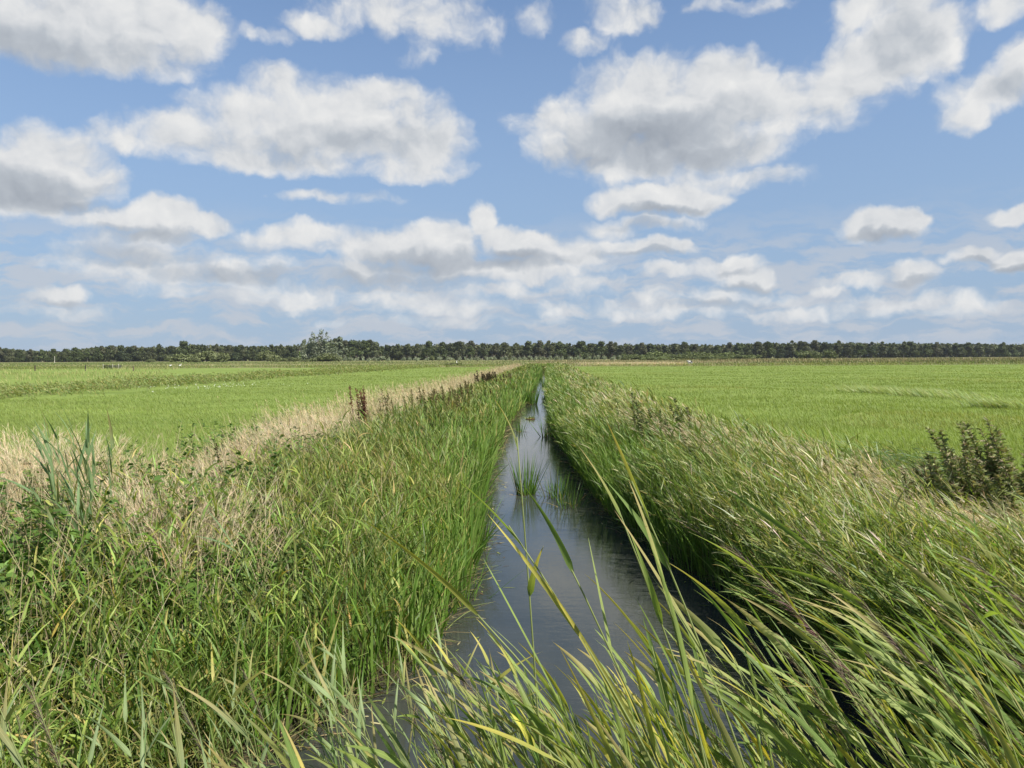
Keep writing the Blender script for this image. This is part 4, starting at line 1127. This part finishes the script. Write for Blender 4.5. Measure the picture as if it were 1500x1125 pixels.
# a farther stand of leaning reeds on the near right bank (too many to count)
g = Geo(); nn = 1900
x, y = U(1.9, 6, nn), U(3.0, 7.0, nn); k = (x > xr(y) - .1) & ~((x > 3.6) & (y > 5.6)); x, y = x[k], y[k]; nn = len(x)
th0 = np.clip(rng.normal(.35, .12, nn), .05, .8); th1 = U(.35, .8, nn)
cv = leafy(g, x, y, U(.9, 1.3, nn) * (1 - .25 * np.clip((y - 4.6) / 2, 0, 1)), th0, th1, WIND + rng.normal(0, .3, nn), 8, (.26, .46), (.005, .0095), RG, [3, 3, 2, 2], la=(.15, .5), lb=(.2, .7), spread=.45, S=5, kind='reed', tipmix=.12)
tag(g.build('reed_bed', M_REED), 'wind-bent reed bed on the near right bank behind the corner stand', 'reeds', kind='stuff')

# ------------------------------------------------------------------ the air
g = Geo(); box(g, (0, 1100, 11.0), (3600, 2500, 26.0), (1, 1, 1))
m, nt, n, l = new_mat('summer haze')
out = n.new('ShaderNodeOutputMaterial'); vo = n.new('ShaderNodeVolumePrincipled')
vo.inputs['Color'].default_value = (.86, .92, 1.0, 1); vo.inputs['Density'].default_value = .00007; vo.inputs['Anisotropy'].default_value = .2
l.new(vo.outputs[0], out.inputs['Volume'])
tag(g.build('haze', m), kind='stuff')

# ------------------------------------------------------------------ light
SUN_AZ, SUN_EL = math.radians(120), math.radians(48)
sd = bpy.data.lights.new('sun', 'SUN'); sd.energy = 4.9; sd.angle = math.radians(.53); sd.color = (1, .95, .87)
so = bpy.data.objects.new('sun', sd); C.objects.link(so)
sv = Vector((math.sin(SUN_AZ) * math.cos(SUN_EL), math.cos(SUN_AZ) * math.cos(SUN_EL), math.sin(SUN_EL)))
so.rotation_euler = sv.to_track_quat('Z', 'Y').to_euler()
so.location = sv * 50

# ------------------------------------------------------------------ sky
w = bpy.data.worlds.new('World'); bpy.context.scene.world = w; w.use_nodes = True
nt = w.node_tree; n = nt.nodes; l = nt.links; n.clear()


def vmath(op, a, b_=None, c=None):
    x = n.new('ShaderNodeVectorMath'); x.operation = op
    for i, v in enumerate((a, b_, c)):
        if v is None: continue
        if isinstance(v, (tuple, list)): x.inputs[i].default_value = v
        elif isinstance(v, (int, float)): x.inputs['Scale'].default_value = v
        else: l.new(v, x.inputs[i])
    return x.outputs['Value'] if op in ('DOT_PRODUCT', 'LENGTH') else x.outputs[0]


def smax(a, b_, k):
    x = n.new('ShaderNodeMath'); x.operation = 'SMOOTH_MAX'; x.inputs[2].default_value = k
    l.new(a, x.inputs[0]); l.new(b_, x.inputs[1]); return x.outputs[0]


def wnoise(vec, scale, detail, rough=.55, col=False):
    t = n.new('ShaderNodeTexNoise'); t.inputs['Scale'].default_value = scale; t.inputs['Detail'].default_value = detail; t.inputs['Roughness'].default_value = rough
    l.new(vec, t.inputs['Vector']); return t.outputs['Color' if col else 'Fac']


tc = n.new('ShaderNodeTexCoord'); sp = n.new('ShaderNodeSeparateXYZ'); l.new(tc.outputs['Generated'], sp.inputs[0])
az = math_('ARCTAN2', sp.outputs[0], sp.outputs[1]); el = math_('ARCSINE', sp.outputs[2])
cb = n.new('ShaderNodeCombineXYZ'); l.new(az, cb.inputs[0]); l.new(el, cb.inputs[1]); pos = cb.outputs[0]


def azel(px, py):
    d = ray(px, py); return math.atan2(d[0], d[1]), math.asin(d[2])


w1 = vmath('SCALE', vmath('SUBTRACT', wnoise(pos, 9, 3, .6, True), (.5, .5, .5)), .05)
w2 = vmath('SCALE', vmath('SUBTRACT', wnoise(pos, 34, 4, .6, True), (.5, .5, .5)), .02)
wp = vmath('ADD', pos, vmath('ADD', w1, w2))

LOBES = [  # x, y, rx, ry in the photograph, thickness
    (40, 20, 190, 72, 1.1), (180, 20, 150, 78, 1.1), (285, 45, 62, 52, 1), (120, 72, 190, 30, .7), (250, 92, 80, 26, .5),
    (520, 170, 150, 66, 1), (620, 200, 72, 58, 1), (400, 185, 140, 62, .9), (280, 195, 120, 44, .8), (180, 195, 80, 28, .6), (410, 130, 60, 34, .8), (560, 130, 70, 32, .9), (600, 245, 90, 24, .7), (390, 232, 180, 22, .8),
    (75, 232, 98, 60, 1.1), (10, 255, 80, 58, 1.1), (140, 262, 52, 40, .9), (60, 292, 130, 24, .8),
    (240, 318, 66, 32, 1.1), (300, 328, 50, 20, 1), (150, 322, 80, 22, .8), (180, 358, 130, 24, .62), (230, 348, 60, 16, .8),
    (500, 290, 100, 14, .55),
    (440, 345, 110, 20, .7), (560, 366, 110, 26, .9), (640, 360, 66, 36, 1.2), (706, 325, 24, 32, 1.1), (735, 352, 40, 24, 1.1), (775, 362, 72, 28, 1.2), (840, 372, 56, 26, 1), (330, 388, 150, 24, .55), (560, 402, 170, 22, .68), (730, 398, 160, 22, .8), (700, 425, 140, 16, .5), (420, 420, 220, 22, .45),
    (560, 10, 130, 40, .62), (650, 28, 100, 44, .58), (455, 38, 64, 18, .6), (390, 52, 46, 16, .5), (620, 70, 40, 30, .35),
    (910, 22, 62, 36, .75), (785, 25, 32, 28, .45), (855, 68, 32, 18, .5), (1080, 2, 80, 16, .5),
    (855, 190, 110, 62, .9), (950, 150, 120, 78, 1.1), (1060, 145, 92, 70, 1.2), (930, 225, 120, 50, .9), (1040, 205, 120, 52, 1), (1140, 160, 84, 62, 1), (1210, 168, 66, 44, .8),
    (1270, 100, 90, 62, 1), (1340, 55, 86, 74, 1.1), (1310, 5, 110, 40, 1), (1250, 30, 40, 26, .7), (1230, 130, 90, 50, .9),
    (1450, 130, 86, 40, .9), (1500, 90, 40, 40, .9), (1490, 5, 80, 34, .7), (1410, 160, 50, 26, .8),
    (960, 288, 100, 28, 1.15), (905, 298, 50, 18, .9), (1020, 294, 60, 22, 1.1), (1110, 262, 76, 20, .62), (1010, 262, 90, 18, .62), (950, 325, 80, 14, .6), (890, 335, 44, 18, .7),
    (945, 364, 84, 16, .9), (1000, 362, 30, 12, .8), (900, 360, 40, 12, .7),
    (1290, 336, 68, 25, 1.1), (1330, 326, 28, 20, 1.1), (1478, 315, 44, 18, 1), (1420, 383, 44, 16, 1), (1488, 388, 48, 20, 1), (1340, 405, 54, 20, .85), (1265, 412, 76, 14, .65), (1212, 425, 34, 11, .8),
    (1070, 392, 56, 20, .85), (1100, 410, 52, 16, .8), (970, 399, 40, 13, .8), (952, 432, 30, 16, .7), (1060, 437, 130, 20, .5), (1330, 446, 170, 16, .45), (1430, 452, 120, 16, .45),
    (85, 430, 54, 16, .85), (90, 455, 120, 14, .45), (650, 470, 200, 10, .4), (850, 450, 100, 16, .45), (300, 400, 190, 26, .6), (520, 430, 240, 22, .56), (180, 385, 120, 22, .55), (640, 448, 160, 14, .5), (990, 455, 140, 14, .45), (1180, 455, 120, 12, .42), (860, 418, 70, 20, .55),
]
SHADE = [  # grey undersides: x, y, rx, ry, strength
    (30, 62, 170, 46, .8), (200, 75, 110, 30, .55), (540, 205, 140, 34, .55), (380, 215, 150, 26, .4), (50, 275, 130, 32, .9), (120, 300, 70, 14, .8), (220, 342, 110, 13, .6), (180, 372, 150, 18, .7),
    (620, 388, 130, 20, .8), (740, 384, 120, 18, .9), (560, 412, 200, 16, .7), (380, 400, 160, 16, .7),
    (950, 195, 130, 46, 1.0), (1010, 225, 130, 30, .85), (860, 230, 90, 30, .7), (1080, 165, 60, 36, .35), (1330, 55, 66, 40, .6), (1300, 95, 60, 30, .35), (1480, 125, 60, 22, .5),
    (965, 308, 84, 13, .9), (950, 330, 70, 12, .7), (1290, 350, 62, 11, .75), (1430, 392, 46, 8, .7), (1490, 400, 44, 9, .8), (1340, 416, 54, 9, .7), (1090, 420, 70, 9, .7), (945, 374, 80, 8, .7), (1080, 400, 40, 6, .5), (90, 440, 54, 7, .5), (1060, 445, 120, 10, .6)]


def lobe(px, py, rx, ry, a, vec):
    a0, e0 = azel(px, py); ra = abs(azel(px + rx, py)[0] - azel(px - rx, py)[0]) / 2; re = abs(azel(px, py + ry)[1] - azel(px, py - ry)[1]) / 2
    q = vmath('MULTIPLY_ADD', vec, (1 / ra, 1 / re, 0), (-a0 / ra, -e0 / re, 0))
    d = vmath('DOT_PRODUCT', q, q)
    return math_('MULTIPLY_ADD', d, -1.0 * a * .8, a)


F = None
for L_ in LOBES:
    v = lobe(*L_, wp); F = v if F is None else smax(F, v, .22)
# clouds behind and beside the view
bk = math_('MULTIPLY_ADD', wnoise(vmath('MULTIPLY', pos, (1, 1.8, 1)), 3.2, 3), 4.0, -2.1)
bk = math_('SUBTRACT', bk, mrange(math_('ABSOLUTE', az), .85, .62, 0, 6))
F = smax(F, bk, .1)


def puffs(vec, scale, detail):
    """rounded billows: bright domes with creases between"""
    t = n.new('ShaderNodeTexVoronoi'); t.voronoi_dimensions = '2D'; t.feature = 'SMOOTH_F1'
    t.inputs['Scale'].default_value = scale; t.inputs['Detail'].default_value = detail; t.inputs['Roughness'].default_value = .5
    t.inputs['Smoothness'].default_value = .35; t.inputs['Lacunarity'].default_value = 2.1
    l.new(vec, t.inputs['Vector']); return t.outputs['Distance']


pw = vmath('MULTIPLY', wp, (1, 1.25, 1))
puff = math_('SUBTRACT', .5, puffs(pw, 17, 3))
det = wnoise(wp, 26, 8, .64)
Fd = math_('ADD', F, math_('MULTIPLY_ADD', puff, .48, .13))
Fd = math_('ADD', Fd, math_('MULTIPLY_ADD', det, .75, -.375))
# flat little cloud streets towards the horizon
low = wnoise(vmath('MULTIPLY', wp, (1, 4.2, 1)), 11, 7, .62)
lowb = math_('MULTIPLY', mrange(low, .42, .6), math_('MULTIPLY', mrange(el, .2, .09), mrange(el, -.01, .03)))
alpha = mrange(Fd, .0, .78)
# relief: how much the billows fall away towards the sun (up and to the right)
offp = vmath('ADD', pw, (.009, .016, 0))
rel = math_('MULTIPLY', math_('SUBTRACT', puffs(offp, 17, 3), math_('SUBTRACT', .5, puff)), .36)
det_o = wnoise(vmath('ADD', wp, (.008, .012, 0)), 26, 8, .64)
rel = math_('ADD', rel, math_('MULTIPLY', math_('SUBTRACT', det, det_o), .3))
G = None
for L_ in SHADE:
    v = math_('MAXIMUM', lobe(*L_, wp), 0.0); G = v if G is None else smax(G, v, .1)
G = math_('MAXIMUM', G, math_('MULTIPLY', mrange(math_('ABSOLUTE', az), .62, .9), .4))
shade = math_('SUBTRACT', math_('MULTIPLY', G, .95), rel)
shade = math_('ADD', shade, math_('MULTIPLY_ADD', wnoise(wp, 8, 2), .3, -.15))
cr = n.new('ShaderNodeValToRGB'); e_ = cr.color_ramp.elements
STOPS = ((0, (1.0, 1.0, .99)), (.3, (.83, .85, .875)), (.6, (.585, .63, .69)), (1, (.41, .455, .52)))
while len(e_) < 4: e_.new(.5)
for ee, (p_, c_) in zip(e_, STOPS):
    ee.position = p_; ee.color = (*c_, 1)
l.new(math_('MULTIPLY_ADD', shade, .78, .19), cr.inputs[0])
st = n.new('ShaderNodeTexSky'); st.sky_type = 'NISHITA'; st.sun_disc = False; st.sun_elevation = SUN_EL; st.sun_rotation = SUN_AZ
st.air_density = 1.0; st.dust_density = 0.25; st.ozone_density = 4.5
b1 = n.new('ShaderNodeBackground'); b1.inputs[1].default_value = .082; l.new(st.outputs[0], b1.inputs[0])
b2 = n.new('ShaderNodeBackground'); b2.inputs[1].default_value = .455; l.new(cr.outputs[0], b2.inputs[0])
b3 = n.new('ShaderNodeBackground'); b3.inputs[0].default_value = (.335, .465, .67, 1); b3.inputs[1].default_value = .475
b4 = n.new('ShaderNodeBackground'); b4.inputs[0].default_value = (.68, .715, .78, 1); b4.inputs[1].default_value = .44
mx00 = n.new('ShaderNodeMixShader'); l.new(mrange(el, .6, -.02, .08, .88), mx00.inputs[0]); l.new(b1.outputs[0], mx00.inputs[1]); l.new(b3.outputs[0], mx00.inputs[2])
mx0 = n.new('ShaderNodeMixShader'); l.new(math_('MULTIPLY', lowb, .72), mx0.inputs[0]); l.new(mx00.outputs[0], mx0.inputs[1]); l.new(b4.outputs[0], mx0.inputs[2])
mx = n.new('ShaderNodeMixShader'); l.new(math_('MULTIPLY', alpha, mrange(el, 0.0, .06, .35, 1.0)), mx.inputs[0]); l.new(mx0.outputs[0], mx.inputs[1]); l.new(b2.outputs[0], mx.inputs[2])
ow = n.new('ShaderNodeOutputWorld'); l.new(mx.outputs[0], ow.inputs[0])
w.cycles.sampling_method = 'NONE'

# ------------------------------------------------------------------ render settings
sc = bpy.context.scene
sc.render.engine = 'CYCLES'
sc.cycles.max_bounces = 6; sc.cycles.diffuse_bounces = 3; sc.cycles.glossy_bounces = 2; sc.cycles.transmission_bounces = 4; sc.cycles.transparent_max_bounces = 4
sc.cycles.caustics_reflective = False; sc.cycles.caustics_refractive = False
sc.cycles.use_denoising = True
sc.view_settings.view_transform = 'Standard'; sc.view_settings.look = 'None'; sc.view_settings.gamma = 1.0
sc.view_settings.use_curve_mapping = False
sc.view_settings.exposure = 0.9
